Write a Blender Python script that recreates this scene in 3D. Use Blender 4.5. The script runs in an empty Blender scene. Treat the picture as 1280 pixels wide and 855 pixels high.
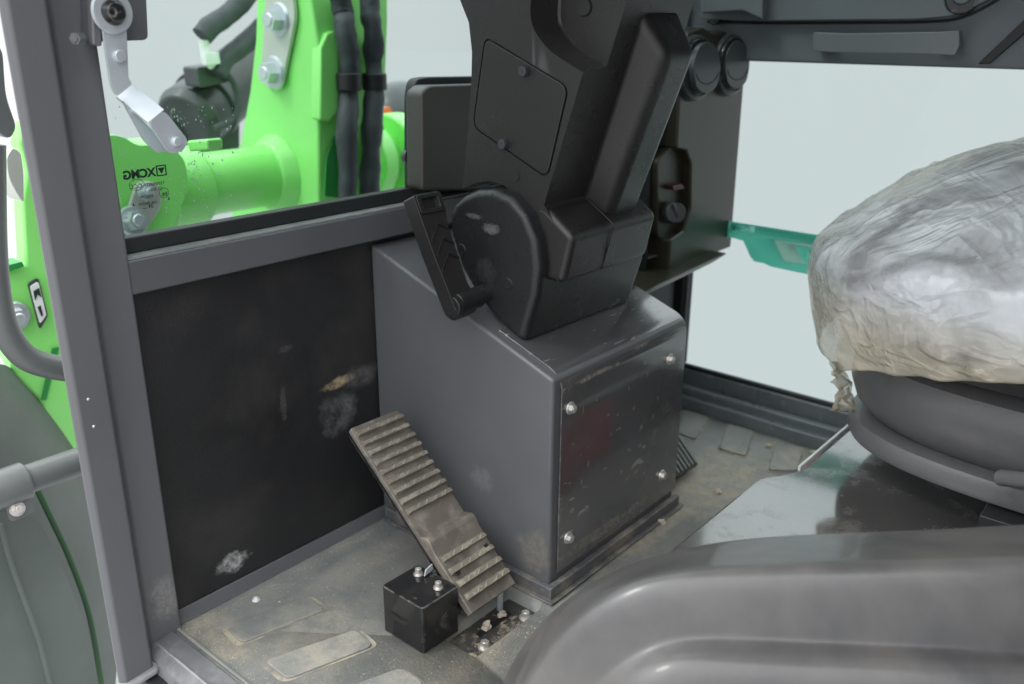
import bpy, bmesh, math, random
from mathutils import Vector as V, Matrix, noise
random.seed(7)
sc = bpy.context.scene
COL = sc.collection
# ------------------------------------------------------------------ camera
FPX, AZ, PITCH, ROLL = 1108.05, 0.866967, 0.343566, 0.005432
F = V((math.sin(AZ)*math.cos(PITCH), math.cos(AZ)*math.cos(PITCH), -math.sin(PITCH)))
R0 = V((math.cos(AZ), -math.sin(AZ), 0)); U0 = R0.cross(F)
R = math.cos(ROLL)*R0 + math.sin(ROLL)*U0
U = -math.sin(ROLL)*R0 + math.cos(ROLL)*U0
CAMP = V((0, 0, 1.0))
cd = bpy.data.cameras.new('camera'); cam = bpy.data.objects.new('camera', cd); COL.objects.link(cam)
cam.matrix_world = Matrix(((R.x, U.x, -F.x, 0), (R.y, U.y, -F.y, 0), (R.z, U.z, -F.z, 1.0), (0, 0, 0, 1)))
cd.sensor_width = 36; cd.lens = 36*FPX/1280; cd.clip_start = .02; cd.clip_end = 200
cd.dof.use_dof = True; cd.dof.focus_distance = 1.45; cd.dof.aperture_fstop = 3.0
sc.camera = cam
# ------------------------------------------------------------------ world and sun: bright overcast day
w = bpy.data.worlds.new('World'); sc.world = w; w.use_nodes = True
nt = w.node_tree; nt.nodes.clear()
SUN_EL, SUN_AZ = math.radians(52), math.radians(-62)
ZENITH = 3.6
sky = nt.nodes.new('ShaderNodeTexSky'); sky.sky_type = 'NISHITA'; sky.sun_disc = False
sky.sun_elevation = SUN_EL; sky.sun_rotation = SUN_AZ
mx = nt.nodes.new('ShaderNodeMixRGB'); mx.inputs[0].default_value = .97; mx.inputs[2].default_value = (10.7, 10.9, 11.2, 1)
nt.links.new(sky.outputs[0], mx.inputs[1])
# overcast luminance: even near the horizon, about three times brighter overhead
wtc = nt.nodes.new('ShaderNodeTexCoord'); sx = nt.nodes.new('ShaderNodeSeparateXYZ'); nt.links.new(wtc.outputs['Generated'], sx.inputs[0])
wmr = nt.nodes.new('ShaderNodeMapRange'); wmr.interpolation_type = 'SMOOTHSTEP'
wmr.inputs[1].default_value = .10; wmr.inputs[2].default_value = .75; wmr.inputs[3].default_value = 1.0; wmr.inputs[4].default_value = ZENITH
nt.links.new(sx.outputs[2], wmr.inputs[0])
wmu = nt.nodes.new('ShaderNodeVectorMath'); wmu.operation = 'SCALE'; nt.links.new(mx.outputs[0], wmu.inputs[0]); nt.links.new(wmr.outputs[0], wmu.inputs['Scale'])
bg = nt.nodes.new('ShaderNodeBackground'); bg.inputs[1].default_value = .1
nt.links.new(wmu.outputs[0], bg.inputs[0])
wo = nt.nodes.new('ShaderNodeOutputWorld'); nt.links.new(bg.outputs[0], wo.inputs[0])
sl = bpy.data.lights.new('sun', 'SUN'); sl.energy = 1.5; sl.angle = math.radians(14); sl.color = (1, .96, .9)
so = bpy.data.objects.new('sun', sl); COL.objects.link(so)
sd = V((math.sin(SUN_AZ)*math.cos(SUN_EL), math.cos(SUN_AZ)*math.cos(SUN_EL), math.sin(SUN_EL)))
so.rotation_euler = sd.to_track_quat('Z', 'Y').to_euler()
sc.view_settings.view_transform = 'Standard'; sc.view_settings.look = 'None'
sc.view_settings.exposure = 0.0; sc.view_settings.gamma = 1

# ------------------------------------------------------------------ geometry of the place measured on real planes
def at(x, y, ax, val):
    d = F*FPX + R*(x-640) - U*(y-427.5)
    return CAMP + d*((val-CAMP[ax])/d[ax])
def atn(x, y, n, d0):
    n = V(n); d = F*FPX + R*(x-640) - U*(y-427.5)
    return CAMP + d*((d0-n.dot(CAMP))/n.dot(d))
def ats(pts, ax, val): return [at(x, y, ax, val) for x, y in pts]

# ------------------------------------------------------------------ materials
def mat(name, col, rough=.5, metal=0., var=.0, vscale=6., bump=0., bscale=200., dirt=(), spots=(), scr=0., spec=.5, coat=0., rvar=0., alpha=None, stretch=(1,1,1), edge=0.):
    m = bpy.data.materials.new(name); m.use_nodes = True
    n = m.node_tree; L = n.links.new; N = n.nodes.new
    b = n.nodes['Principled BSDF']
    b.inputs['Roughness'].default_value = rough; b.inputs['Metallic'].default_value = metal
    b.inputs['Specular IOR Level'].default_value = spec
    b.inputs['Coat Weight'].default_value = coat; b.inputs['Coat Roughness'].default_value = .08
    tc = N('ShaderNodeTexCoord'); geo = N('ShaderNodeNewGeometry')
    def noi(scale, det=4, rg=.55, vec=None, dist=0.):
        t = N('ShaderNodeTexNoise'); t.inputs['Scale'].default_value = scale; t.inputs['Detail'].default_value = det
        t.inputs['Roughness'].default_value = rg; t.inputs['Distortion'].default_value = dist
        L(vec or tc.outputs['Object'], t.inputs['Vector']); return t.outputs['Fac']
    def ramp(src, a, c):
        r = N('ShaderNodeMapRange'); r.inputs[1].default_value = a; r.inputs[2].default_value = c; r.clamp = True
        L(src, r.inputs[0]); return r.outputs[0]
    def math_(op, a, c):
        q = N('ShaderNodeMath'); q.operation = op
        for i, s in enumerate((a, c)):
            if isinstance(s, (int, float)): q.inputs[i].default_value = s
            else: L(s, q.inputs[i])
        return q.outputs[0]
    def mix(fac, a, c):
        q = N('ShaderNodeMixRGB')
        for i, s in enumerate((fac, a, c)):
            if isinstance(s, (int, float)): q.inputs[i].default_value = s
            elif isinstance(s, tuple): q.inputs[i].default_value = (*s, 1)
            else: L(s, q.inputs[i])
        return q.outputs[0]
    cur = col; rsrc = None
    if var:
        f = ramp(noi(vscale), .3, .7)
        cur = mix(f, tuple(c*(1-var) for c in col), tuple(min(1, c*(1+var)) for c in col))
    for (dc, s, lo, hi, amt) in dirt:
        v = None
        if stretch != (1, 1, 1):
            mp = N('ShaderNodeMapping'); mp.inputs['Scale'].default_value = stretch; L(tc.outputs['Object'], mp.inputs[0]); v = mp.outputs[0]
        f = math_('MULTIPLY', ramp(noi(s, 6, .65, v, .3), lo, hi), amt)
        cur = mix(f, cur, dc)
        rsrc = f if rsrc is None else math_('MAXIMUM', rsrc, f)
    for (pos, rad, dc, amt, ns) in spots:
        mp = N('ShaderNodeMapping'); mp.vector_type = 'POINT'
        mp.inputs['Scale'].default_value = [1/r for r in rad]; mp.inputs['Location'].default_value = [-p/r for p, r in zip(pos, rad)]
        L(geo.outputs['Position'], mp.inputs[0])
        ln = N('ShaderNodeVectorMath'); ln.operation = 'LENGTH'; L(mp.outputs[0], ln.inputs[0])
        d = math_('ADD', ln.outputs['Value'], math_('MULTIPLY', math_('SUBTRACT', noi(ns, 6, .7), .5), 1.6))
        r = N('ShaderNodeMapRange'); r.inputs[1].default_value = 1.; r.inputs[2].default_value = .55; r.clamp = True; L(d, r.inputs[0])
        g = math_('MULTIPLY', r.outputs[0], math_('MULTIPLY', ramp(noi(ns*2.2, 8, .8), .36, .60), amt))
        cur = mix(g, cur, dc)
        rsrc = g if rsrc is None else math_('MAXIMUM', rsrc, g)
    if scr:
        mp = N('ShaderNodeMapping'); mp.inputs['Rotation'].default_value = (.5, .4, .7); mp.inputs['Scale'].default_value = (1, 7, 2.2); L(tc.outputs['Object'], mp.inputs[0])
        s1 = ramp(noi(26, 3, .5, mp.outputs[0], .6), .655, .70)
        s2 = ramp(noi(7, 2), .42, .6)
        g = math_('MULTIPLY', math_('MULTIPLY', s1, s2), scr)
        cur = mix(g, cur, (.38, .36, .32)); rsrc = g if rsrc is None else math_('MAXIMUM', rsrc, g)
    if edge:
        bv = N('ShaderNodeBevel'); bv.samples = 3; bv.inputs[0].default_value = .004
        dt = N('ShaderNodeVectorMath'); dt.operation = 'DOT_PRODUCT'; L(bv.outputs[0], dt.inputs[0]); L(geo.outputs['Normal'], dt.inputs[1])
        e = math_('MULTIPLY', ramp(dt.outputs['Value'], .985, .9), math_('MULTIPLY', ramp(noi(45, 4, .7), .42, .6), edge))
        cur = mix(e, cur, (.36, .35, .33))
    if isinstance(cur, tuple): b.inputs['Base Color'].default_value = (*cur, 1)
    else: L(cur, b.inputs['Base Color'])
    rr = None
    if rvar: rr = math_('ADD', rough-rvar/2, math_('MULTIPLY', ramp(noi(9, 5, .6), .3, .7), rvar))
    if rsrc is not None:
        q = N('ShaderNodeMapRange'); L(rsrc, q.inputs[0]); q.inputs[4].default_value = .85
        if rr is not None: L(rr, q.inputs[3])
        else: q.inputs[3].default_value = rough
        rr = q.outputs[0]
    if rr is not None: L(rr, b.inputs['Roughness'])
    if bump:
        bn = N('ShaderNodeBump'); bn.inputs['Strength'].default_value = bump; bn.inputs['Distance'].default_value = .002
        L(noi(bscale, 4, .6), bn.inputs['Height']); L(bn.outputs[0], b.inputs['Normal'])
    return m

DUST = (.30, .27, .20); SAND = (.44, .385, .295)
M = {}
M['grey'] = mat('grey_paint', (.094, .096, .102), .38, var=.07, vscale=4, bump=.12, bscale=500, rvar=.15, edge=.35, dirt=[((.24, .23, .22), 60, .70, .78, .5)])
M['pillar'] = mat('pillar_paint', (.120, .120, .127), .36, var=.06, vscale=3, bump=.12, bscale=420, rvar=.12, edge=.3, dirt=[((.36, .35, .33), 90, .74, .78, .6)],
    spots=[(at(205, 745, 1, 1.28), (.03, .03, .05), (.36, .35, .33), .45, 60)])
M['sill'] = mat('sill_metal', (.14, .142, .15), .4, var=.15, vscale=12, rvar=.2, edge=.6, dirt=[((.30, .30, .29), 14, .48, .66, .5), (SAND, 110, .64, .70, .5)])
M['pedestal'] = mat('pedestal_paint', (.104, .106, .112), .36, var=.06, vscale=5, bump=.1, bscale=500, rvar=.15, edge=.5, dirt=[((.30, .29, .27), 30, .72, .80, .5)],
    spots=[(at(600, 600, 0, 1.1), (.05, .03, .03), (.28, .28, .28), .35, 40), (at(665, 690, 0, 1.1), (.05, .05, .05), DUST, .4, 40)])
marks = [(735, 515, .0035, .010), (752, 502, .004, .003), (792, 488, .004, .007), (798, 512, .007, .009), (778, 520, .004, .004), (815, 470, .003, .009), (822, 522, .006, .008), (741, 581, .004, .010), (762, 588, .009, .003),
         (806, 558, .010, .004), (733, 606, .004, .008), (770, 545, .006, .005), (766, 521, .010, .003), (812, 455, .004, .006), (722, 640, .003, .008), (790, 600, .010, .004), (828, 500, .003, .010)]
M['cover'] = mat('dark_cover_plate', (.078, .077, .080), .14, var=.12, vscale=6, rvar=.06, coat=1., scr=.7, edge=.5,
    dirt=[((.20, .18, .15), 9, .56, .80, .35)],
    spots=[(at(808, 428, 1, .83), (.045, .03, .020), (.40, .34, .25), .95, 24), (at(820, 408, 1, .83), (.03, .03, .012), (.42, .36, .26), .8, 30), (at(700, 640, 1, .83), (.03, .03, .04), (.3, .26, .2), .35, 25),
           (at(760, 664, 1, .83), (.22, .03, .016), (.33, .29, .22), .5, 16), (at(750, 470, 1, .83), (.10, .02, .007), (.4, .36, .29), .8, 40)]
         +[(at(x, y, 1, .83), (a, .03, b), (.30, .27, .22), .55, 80) for x, y, a, b in marks])
M['skirt'] = mat('dusty_flange', (.10, .10, .105), .5, var=.1, dirt=[((.3, .27, .21), 14, .48, .66, .75), (SAND, 70, .62, .7, .6)], edge=.6)
M['vinyl'] = mat('black_vinyl', (.019, .019, .020), .40, var=.25, vscale=5, bump=.5, bscale=260, rvar=.15,
    spots=[(at(418, 482, 1, 1.3), (.035, .03, .012), (.50, .41, .24), .8, 26), (at(432, 474, 1, 1.3), (.030, .03, .012), (.45, .37, .23), .8, 30), (at(452, 470, 1, 1.3), (.045, .03, .030), (.12, .115, .115), .7, 14),
           (at(424, 515, 1, 1.3), (.050, .03, .05), (.14, .14, .145), .75, 14), (at(292, 703, 1, 1.3), (.035, .03, .022), (.5, .5, .5), .9, 40),
           (at(355, 505, 1, 1.3), (.008, .03, .040), (.16, .15, .14), .4, 90), (at(358, 436, 1, 1.3), (.02, .03, .008), (.16, .15, .14), .3, 90)],
    dirt=[((.06, .055, .05), 3.5, .5, .75, .5)])
M['mat'] = mat('rubber_floor_mat', (.195, .205, .20), .40, var=.12, vscale=7, bump=.5, bscale=180, rvar=.2,
    dirt=[((.33, .315, .28), 7, .42, .64, .65), (SAND, 120, .58, .68, .65), ((.16, .17, .165), 2.6, .4, .6, .5)],
    spots=[(at(890, 600, 2, 0), (.22, .13, .05), SAND, .95, 14), (at(800, 660, 2, 0), (.25, .07, .05), SAND, .9, 16), (at(1000, 575, 2, 0), (.12, .06, .05), SAND, .6, 16), (at(560, 830, 2, 0), (.15, .1, .05), (.36, .33, .27), .7, 14), (at(400, 800, 2, 0), (.12, .12, .05), (.38, .35, .28), .7, 12), (at(270, 790, 2, 0), (.05, .12, .05), (.42, .37, .27), .7, 16), (at(480, 690, 2, 0), (.25, .04, .05), (.36, .33, .27), .5, 14), (at(590, 825, 2, 0), (.12, .03, .05), SAND, .6, 20)])
M['pad'] = mat('embossed_mat_pad', (.175, .185, .178), .42, var=.12, vscale=9, bump=.4, bscale=180,
    dirt=[((.30, .27, .20), 13, .46, .62, .7), (SAND, 120, .62, .70, .6)])
M['plastic'] = mat('black_plastic', (.019, .018, .0175), .28, var=.06, vscale=6, bump=.25, bscale=900, rvar=.06,
    spots=[(at(752, 338, 1, .9), (.012, .02, .012), (.3, .28, .22), .8, 60)])
M['drum'] = mat('drum_plastic', (.014, .0148, .0155), .27, var=.08, vscale=6, bump=.3, bscale=900, rvar=.12,
    spots=[(at(592, 270, 0, 1.135), (.02, .020, .006), (.22, .22, .22), .5, 160), (at(614, 286, 0, 1.135), (.02, .022, .011), (.26, .26, .25), .55, 160), (at(607, 340, 0, 1.135), (.02, .025, .03), (.06, .06, .06), .4, 60)])
M['dark'] = mat('deep_black_plastic', (.014, .014, .015), .5)
M['gloss'] = mat('glossy_black', (.017, .017, .018), .14, var=.2, rvar=.1, dirt=[((.25, .24, .22), 30, .62, .72, .6)], edge=.7)
M['olive'] = mat('olive_console_plastic', (.034, .031, .021), .30, var=.05, bump=.25, bscale=800)
M['vent'] = mat('vent_plastic', (.040, .045, .048), .28, bump=.1, bscale=700)
M['header'] = mat('header_plastic', (.115, .135, .145), .36, var=.06, vscale=4, bump=.3, bscale=600)
M['sillteal'] = mat('side_sill_paint', (.15, .17, .178), .30, var=.15, vscale=10, rvar=.1, dirt=[((.3, .31, .29), 40, .58, .7, .5)])
M['rubberped'] = mat('dusty_pedal_rubber', (.125, .108, .088), .62, var=.12, vscale=14, bump=.3, bscale=250, dirt=[((.32, .29, .24), 20, .48, .66, .55), ((.06, .055, .05), 60, .66, .74, .5)], edge=.7)  # base darkened to paint groove shade between the lighter ribs, dust on top
M['dustline'] = mat('packed_dust_border', (.19, .185, .17), .6, var=.15, vscale=14, dirt=[((.42, .37, .27), 16, .42, .58, .9), ((.2, .2, .185), 40, .5, .6, .7)])
M['pedrib'] = mat('worn_tread_rubber', (.19, .168, .135), .6, var=.15, vscale=30, dirt=[((.36, .33, .27), 45, .5, .6, .6), ((.08, .07, .055), 30, .58, .68, .6)])
M['zinc'] = mat('zinc_steel', (.58, .63, .66), .34, .5, var=.08, vscale=20, rvar=.1)
M['bolt'] = mat('bolt_steel', (.62, .60, .56), .38, .7, var=.2, vscale=90, rvar=.2)
M['seal'] = mat('rubber_seal', (.018, .02, .021), .5, bump=.2, bscale=300)
M['weld'] = mat('worn_weld', (.26, .265, .27), .4, var=.2, vscale=60, bump=.6, bscale=60)
M['sealdust'] = mat('dusty_rail_top', (.20, .215, .21), .6, var=.15, vscale=30, dirt=[((.3, .3, .28), 40, .5, .65, .5)])
M['green'] = mat('light_green_paint', (.27, .80, .19), .34, var=.05, vscale=5, coat=.25, dirt=[((.55, .85, .55), 70, .70, .74, .7)])
M['pale'] = mat('pale_pin_plate', (.55, .58, .52), .35, .3, var=.06)
M['hose'] = mat('hose_sleeve', (.045, .055, .06), .6, var=.25, vscale=22, bump=.9, bscale=120)
M['black'] = mat('black_machine_paint', (.05, .058, .058), .32, var=.25, vscale=12, dirt=[((.3, .34, .32), 60, .66, .72, .7)])
M['fender'] = mat('grey_green_fender', (.115, .135, .122), .6, var=.14, vscale=4, rvar=.15, spec=.3)
M['tube'] = mat('grey_tube_paint', (.12, .128, .126), .36, var=.1, vscale=10)
M['white'] = mat('white_paint', (.75, .77, .75), .4, var=.08, vscale=20)
M['ink'] = mat('printed_ink', (.012, .03, .02), .5)
M['inkpale'] = mat('pale_print', (.42, .66, .60), .5)
M['teal'] = mat('teal_film', (.045, .36, .28), .5, var=.05)
M['greyfilm'] = mat('grey_film', (.20, .33, .29), .5)
M['orange'] = mat('orange_plastic', (.8, .16, .03), .4)
M['red'] = mat('red_plastic', (.07, .014, .010), .5)
M['seatshell'] = mat('seat_suspension_plastic', (.15, .15, .155), .34, var=.12, vscale=6, bump=.3, bscale=300, rvar=.1, dirt=[((.16, .155, .145), 12, .55, .75, .5)])
M['fabric'] = mat('grey_seat_fabric', (.24, .235, .275), .8, bump=.6, bscale=400)
M['platform'] = mat('dark_platform_plastic', (.065, .061, .060), .14, var=.2, vscale=7, rvar=.08, spec=.9, coat=1., dirt=[((.17, .155, .14), 16, .50, .70, .45), ((.32, .30, .27), 130, .66, .71, .5)], stretch=(1, 1, 1))
M['console'] = mat('grey_console_paint', (.058, .058, .061), .32, var=.14, vscale=5, rvar=.14, bump=.06, bscale=40, coat=.25, dirt=[((.20, .185, .165), 4, .35, .85, .6)])
M['liner'] = mat('cab_liner', (.05, .05, .052), .7, var=.1)
M['stone'] = mat('pale_stone', (.58, .52, .42), .8, var=.25, vscale=90)
M['redcase'] = mat('red_case_paint', (.5, .05, .05), .5)

def glass_mat(name, tint, gl=.06):
    m = bpy.data.materials.new(name); m.use_nodes = True; n = m.node_tree; n.nodes.clear()
    t = n.nodes.new('ShaderNodeBsdfTransparent'); t.inputs[0].default_value = (*tint, 1)
    g = n.nodes.new('ShaderNodeBsdfGlossy'); g.inputs['Roughness'].default_value = .02
    fr = n.nodes.new('ShaderNodeFresnel'); fr.inputs[0].default_value = 1.3
    x = n.nodes.new('ShaderNodeMixShader'); o = n.nodes.new('ShaderNodeOutputMaterial')
    mm = n.nodes.new('ShaderNodeMath'); mm.operation = 'MULTIPLY'; mm.inputs[1].default_value = .5
    n.links.new(fr.outputs[0], mm.inputs[0]); n.links.new(mm.outputs[0], x.inputs[0]); n.links.new(t.outputs[0], x.inputs[1]); n.links.new(g.outputs[0], x.inputs[2]); n.links.new(x.outputs[0], o.inputs[0])
    return m
M['glass'] = glass_mat('tinted_glass', (.755, .80, .79))
def trans_mat(name, c):
    m = bpy.data.materials.new(name); m.use_nodes = True; n = m.node_tree; n.nodes.clear()
    t = n.nodes.new('ShaderNodeBsdfTranslucent'); t.inputs[0].default_value = (*c, 1)
    d = n.nodes.new('ShaderNodeBsdfDiffuse'); d.inputs[0].default_value = (*c, 1)
    x = n.nodes.new('ShaderNodeMixShader'); x.inputs[0].default_value = .3; o = n.nodes.new('ShaderNodeOutputMaterial')
    n.links.new(t.outputs[0], x.inputs[1]); n.links.new(d.outputs[0], x.inputs[2]); n.links.new(x.outputs[0], o.inputs[0]); return m
M['teal'] = trans_mat('teal_film', (.30, .72, .62)); M['greyfilm'] = trans_mat('grey_film', (.52, .70, .64)); M['inkpale'] = trans_mat('pale_print', (.55, .84, .76))
def film_mat():
    m = bpy.data.materials.new('plastic_film'); m.use_nodes = True; n = m.node_tree; L = n.links.new; N = n.nodes.new
    b = n.nodes['Principled BSDF']; o = n.nodes['Material Output']
    b.inputs['Base Color'].default_value = (.80, .84, .90, 1); b.inputs['Roughness'].default_value = .16; b.inputs['Coat Weight'].default_value = 1.; b.inputs['Coat Roughness'].default_value = .1
    tc = N('ShaderNodeTexCoord'); t = N('ShaderNodeTexNoise'); t.inputs['Scale'].default_value = 6; t.inputs['Detail'].default_value = 7; t.inputs['Distortion'].default_value = 1.5; L(tc.outputs['Object'], t.inputs[0])
    mr = N('ShaderNodeMapRange'); mr.inputs[1].default_value = .38; mr.inputs[2].default_value = .66; mr.inputs[3].default_value = .25; mr.inputs[4].default_value = .80; L(t.outputs['Fac'], mr.inputs[0])
    def creases(rz, sc_, freq):
        mp = N('ShaderNodeMapping'); mp.inputs['Rotation'].default_value = (0, 0, rz); L(tc.outputs['Object'], mp.inputs[0])
        m2 = N('ShaderNodeMapping'); m2.inputs['Scale'].default_value = sc_; L(mp.outputs[0], m2.inputs[0])
        q = N('ShaderNodeTexNoise'); q.inputs['Scale'].default_value = freq; q.inputs['Detail'].default_value = 3; q.inputs['Distortion'].default_value = .5; L(m2.outputs[0], q.inputs[0])
        a = N('ShaderNodeMath'); a.operation = 'SUBTRACT'; L(q.outputs['Fac'], a.inputs[0]); a.inputs[1].default_value = .5
        c = N('ShaderNodeMath'); c.operation = 'ABSOLUTE'; L(a.outputs[0], c.inputs[0])
        d = N('ShaderNodeMapRange'); d.inputs[1].default_value = 0.; d.inputs[2].default_value = .09; d.inputs[3].default_value = 1.; d.inputs[4].default_value = 0.; L(c.outputs[0], d.inputs[0]); return d.outputs[0]
    s1, s2 = creases(-.65, (1, 4.5, 3), 3), creases(.9, (1, 3.5, 3), 5)
    ad = N('ShaderNodeMath'); ad.operation = 'ADD'; L(s1, ad.inputs[0]); L(s2, ad.inputs[1])
    bn = N('ShaderNodeBump'); bn.inputs['Strength'].default_value = .45; bn.inputs['Distance'].default_value = .004; L(ad.outputs[0], bn.inputs['Height']); L(bn.outputs[0], b.inputs['Normal']); L(bn.outputs[0], b.inputs['Coat Normal'])
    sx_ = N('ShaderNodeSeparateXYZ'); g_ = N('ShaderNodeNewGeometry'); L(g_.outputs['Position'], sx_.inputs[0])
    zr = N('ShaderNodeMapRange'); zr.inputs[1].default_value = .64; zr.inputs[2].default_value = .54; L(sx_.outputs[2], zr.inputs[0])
    mc = N('ShaderNodeMixRGB'); L(zr.outputs[0], mc.inputs[0]); mc.inputs[1].default_value = (.80, .84, .90, 1); mc.inputs[2].default_value = (.80, .74, .60, 1); L(mc.outputs[0], b.inputs['Base Color'])  # beige towards the hem paints in light passing through the film
    tr = N('ShaderNodeBsdfTransparent'); tr.inputs[0].default_value = (.94, .93, .90, 1)
    tl_n = N('ShaderNodeBsdfTranslucent'); tl_n.inputs[0].default_value = (.88, .84, .74, 1); L(bn.outputs[0], tl_n.inputs['Normal'])
    x0 = N('ShaderNodeMixShader'); x0.inputs[0].default_value = .3; L(b.outputs[0], x0.inputs[1]); L(tl_n.outputs[0], x0.inputs[2])
    x = N('ShaderNodeMixShader'); L(mr.outputs[0], x.inputs[0]); L(x0.outputs[0], x.inputs[1]); L(tr.outputs[0], x.inputs[2]); L(x.outputs[0], o.inputs[0])
    return m
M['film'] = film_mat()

# ------------------------------------------------------------------ builders
ROOT = {}
def thing(name, label, cat, loc=(0, 0, 0), group=None, kind=None):
    o = bpy.data.objects.new(name, None); COL.objects.link(o); o.location = loc; o.empty_display_size = .05
    ROOT[o] = V(loc)
    return tag(o, label, cat, group, kind)
def tag(o, label, cat=None, group=None, kind=None):
    o['label'] = label
    if cat: o['category'] = cat
    if group: o['group'] = group
    if kind: o['kind'] = kind
    return o
def obj(name, bm, m, parent=None, bevel=0., seg=3, smooth=35, subsurf=0, org=None):
    me = bpy.data.meshes.new(name)
    bmesh.ops.recalc_face_normals(bm, faces=bm.faces)
    o = bpy.data.objects.new(name, me); COL.objects.link(o)
    base = V((0, 0, 0))
    if parent: o.parent = parent; base = ROOT.get(parent, V((0, 0, 0)))
    elif org is not None: base = V(org); o.location = base
    ROOT[o] = base
    bmesh.ops.translate(bm, verts=bm.verts, vec=-base)
    bm.to_mesh(me); bm.free()
    if isinstance(m, str): m = M[m]
    me.materials.append(m)
    for p in me.polygons: p.use_smooth = True
    if bevel:
        b = o.modifiers.new('b', 'BEVEL'); b.width = bevel; b.segments = seg; b.limit_method = 'ANGLE'; b.angle_limit = math.radians(30); b.harden_normals = True; b.use_clamp_overlap = True
    elif subsurf:
        s = o.modifiers.new('s', 'SUBSURF'); s.levels = s.render_levels = subsurf
    else: me.set_sharp_from_angle(angle=math.radians(smooth))
    return o
def new(): return bmesh.new()
def box(bm, x0, x1, y0, y1, z0, z1):
    vs = [bm.verts.new((x, y, z)) for z in (z0, z1) for x, y in ((x0, y0), (x1, y0), (x1, y1), (x0, y1))]
    for f in ((3, 2, 1, 0), (4, 5, 6, 7), (0, 1, 5, 4), (1, 2, 6, 5), (2, 3, 7, 6), (3, 0, 4, 7)): bm.faces.new([vs[i] for i in f])
    return bm
def prism(bm, pts, vec, vec0=(0, 0, 0), scale=1.):
    a = [V(p)+V(vec0) for p in pts]; c = sum(a, V())/len(a)
    b = [c+(p-c)*scale+V(vec) for p in a]
    va = [bm.verts.new(p) for p in a]; vb = [bm.verts.new(p) for p in b]
    n = len(a); bm.faces.new(va[::-1]); bm.faces.new(vb)
    for i in range(n): bm.faces.new((va[i], va[(i+1) % n], vb[(i+1) % n], vb[i]))
    return bm
def fillet(pts, r, seg=5):
    out = []; n = len(pts)
    for i in range(n):
        p = V(pts[i]); a = V(pts[i-1])-p; b = V(pts[(i+1) % n])-p
        rr = min(r, a.length*.45, b.length*.45)
        p0 = p+a.normalized()*rr; p1 = p+b.normalized()*rr
        for k in range(seg+1):
            t = k/seg; out.append((1-t)**2*p0+2*t*(1-t)*p+t*t*p1)
    return out
def frame(d):
    d = V(d).normalized(); a = V((0, 0, 1)) if abs(d.z) < .9 else V((1, 0, 0))
    x = d.cross(a).normalized(); return x, d.cross(x)
def cyl(bm, p0, p1, r, r1=None, seg=24):
    p0, p1 = V(p0), V(p1); x, y = frame(p1-p0); r1 = r if r1 is None else r1
    A = [bm.verts.new(p0+(x*math.cos(t)+y*math.sin(t))*r) for t in [2*math.pi*i/seg for i in range(seg)]]
    B = [bm.verts.new(p1+(x*math.cos(t)+y*math.sin(t))*r1) for t in [2*math.pi*i/seg for i in range(seg)]]
    bm.faces.new(A[::-1]); bm.faces.new(B)
    for i in range(seg): bm.faces.new((A[i], A[(i+1) % seg], B[(i+1) % seg], B[i]))
    return bm
def tube(bm, pts, r, seg=14, rough=0.):
    pts = [V(p) for p in pts]; sm = []
    for i in range(len(pts)-1):
        p0 = pts[max(0, i-1)]; p1 = pts[i]; p2 = pts[i+1]; p3 = pts[min(len(pts)-1, i+2)]
        for k in range(6):
            t = k/6; sm.append(.5*((2*p1)+(-p0+p2)*t+(2*p0-5*p1+4*p2-p3)*t*t+(-p0+3*p1-3*p2+p3)*t**3))
    sm.append(pts[-1]); rings = []
    for i, p in enumerate(sm):
        d = sm[min(i+1, len(sm)-1)]-sm[max(i-1, 0)]; x, y = frame(d)
        if rings and x.dot(px) < 0: x, y = -x, -y
        px = x
        rr = r*(1+rough*noise.noise(p*14))
        rings.append([bm.verts.new(p+(x*math.cos(t)+y*math.sin(t))*rr*(1+rough*.6*noise.noise(p*40+V((t, 0, 0))))) for t in [2*math.pi*k/seg for k in range(seg)]])
    for a, b in zip(rings, rings[1:]):
        for k in range(seg): bm.faces.new((a[k], a[(k+1) % seg], b[(k+1) % seg], b[k]))
    bm.faces.new(rings[0][::-1]); bm.faces.new(rings[-1])
    return bm
def boolean(o, cutbm):
    me = bpy.data.meshes.new('tmp'); bmesh.ops.recalc_face_normals(cutbm, faces=cutbm.faces)
    cutbm.to_mesh(me); cutbm.free()
    c = bpy.data.objects.new('tmp', me); COL.objects.link(c); c.matrix_world = Matrix.Translation(-ROOT[o])
    ow = o.parent; o.parent = None
    md = o.modifiers.new('x', 'BOOLEAN'); md.object = c; md.solver = 'EXACT'
    while o.modifiers[0] != md: o.modifiers.move(len(o.modifiers)-1, 0)
    keep = [m for m in o.modifiers if m.name != 'x']
    for m in keep: m.show_viewport = False
    loc = o.location.copy(); o.location = (0, 0, 0)
    bpy.context.view_layer.update()
    dg = bpy.context.evaluated_depsgraph_get(); dg.update()
    nm = bpy.data.meshes.new_from_object(o.evaluated_get(dg))
    o.modifiers.remove(md); old = o.data; o.data = nm; nm.name = o.name
    for m in keep: m.show_viewport = True
    o.location = loc; o.parent = ow
    bpy.data.objects.remove(c); 
    for p in nm.polygons: p.use_smooth = True
    return o
def bolt(p, n, r, parent=None, h=None, hexa=True, name='bolt', m='bolt', washer=True):
    """hex bolt with flange; a part of parent or a list of bm pieces"""
    p = V(p); n = V(n).normalized(); h = h or r*.9; bm = new()
    if washer: cyl(bm, p-n*.001, p+n*r*.25, r*1.5, r*1.35, 20)
    cyl(bm, p+n*r*.2, p+n*(r*.2+h), r, r*.93, 6 if hexa else 20)
    cyl(bm, p+n*(r*.2+h), p+n*(r*.2+h*1.12), r*.6, r*.5, 12)
    return obj(name, bm, m, parent)
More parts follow.
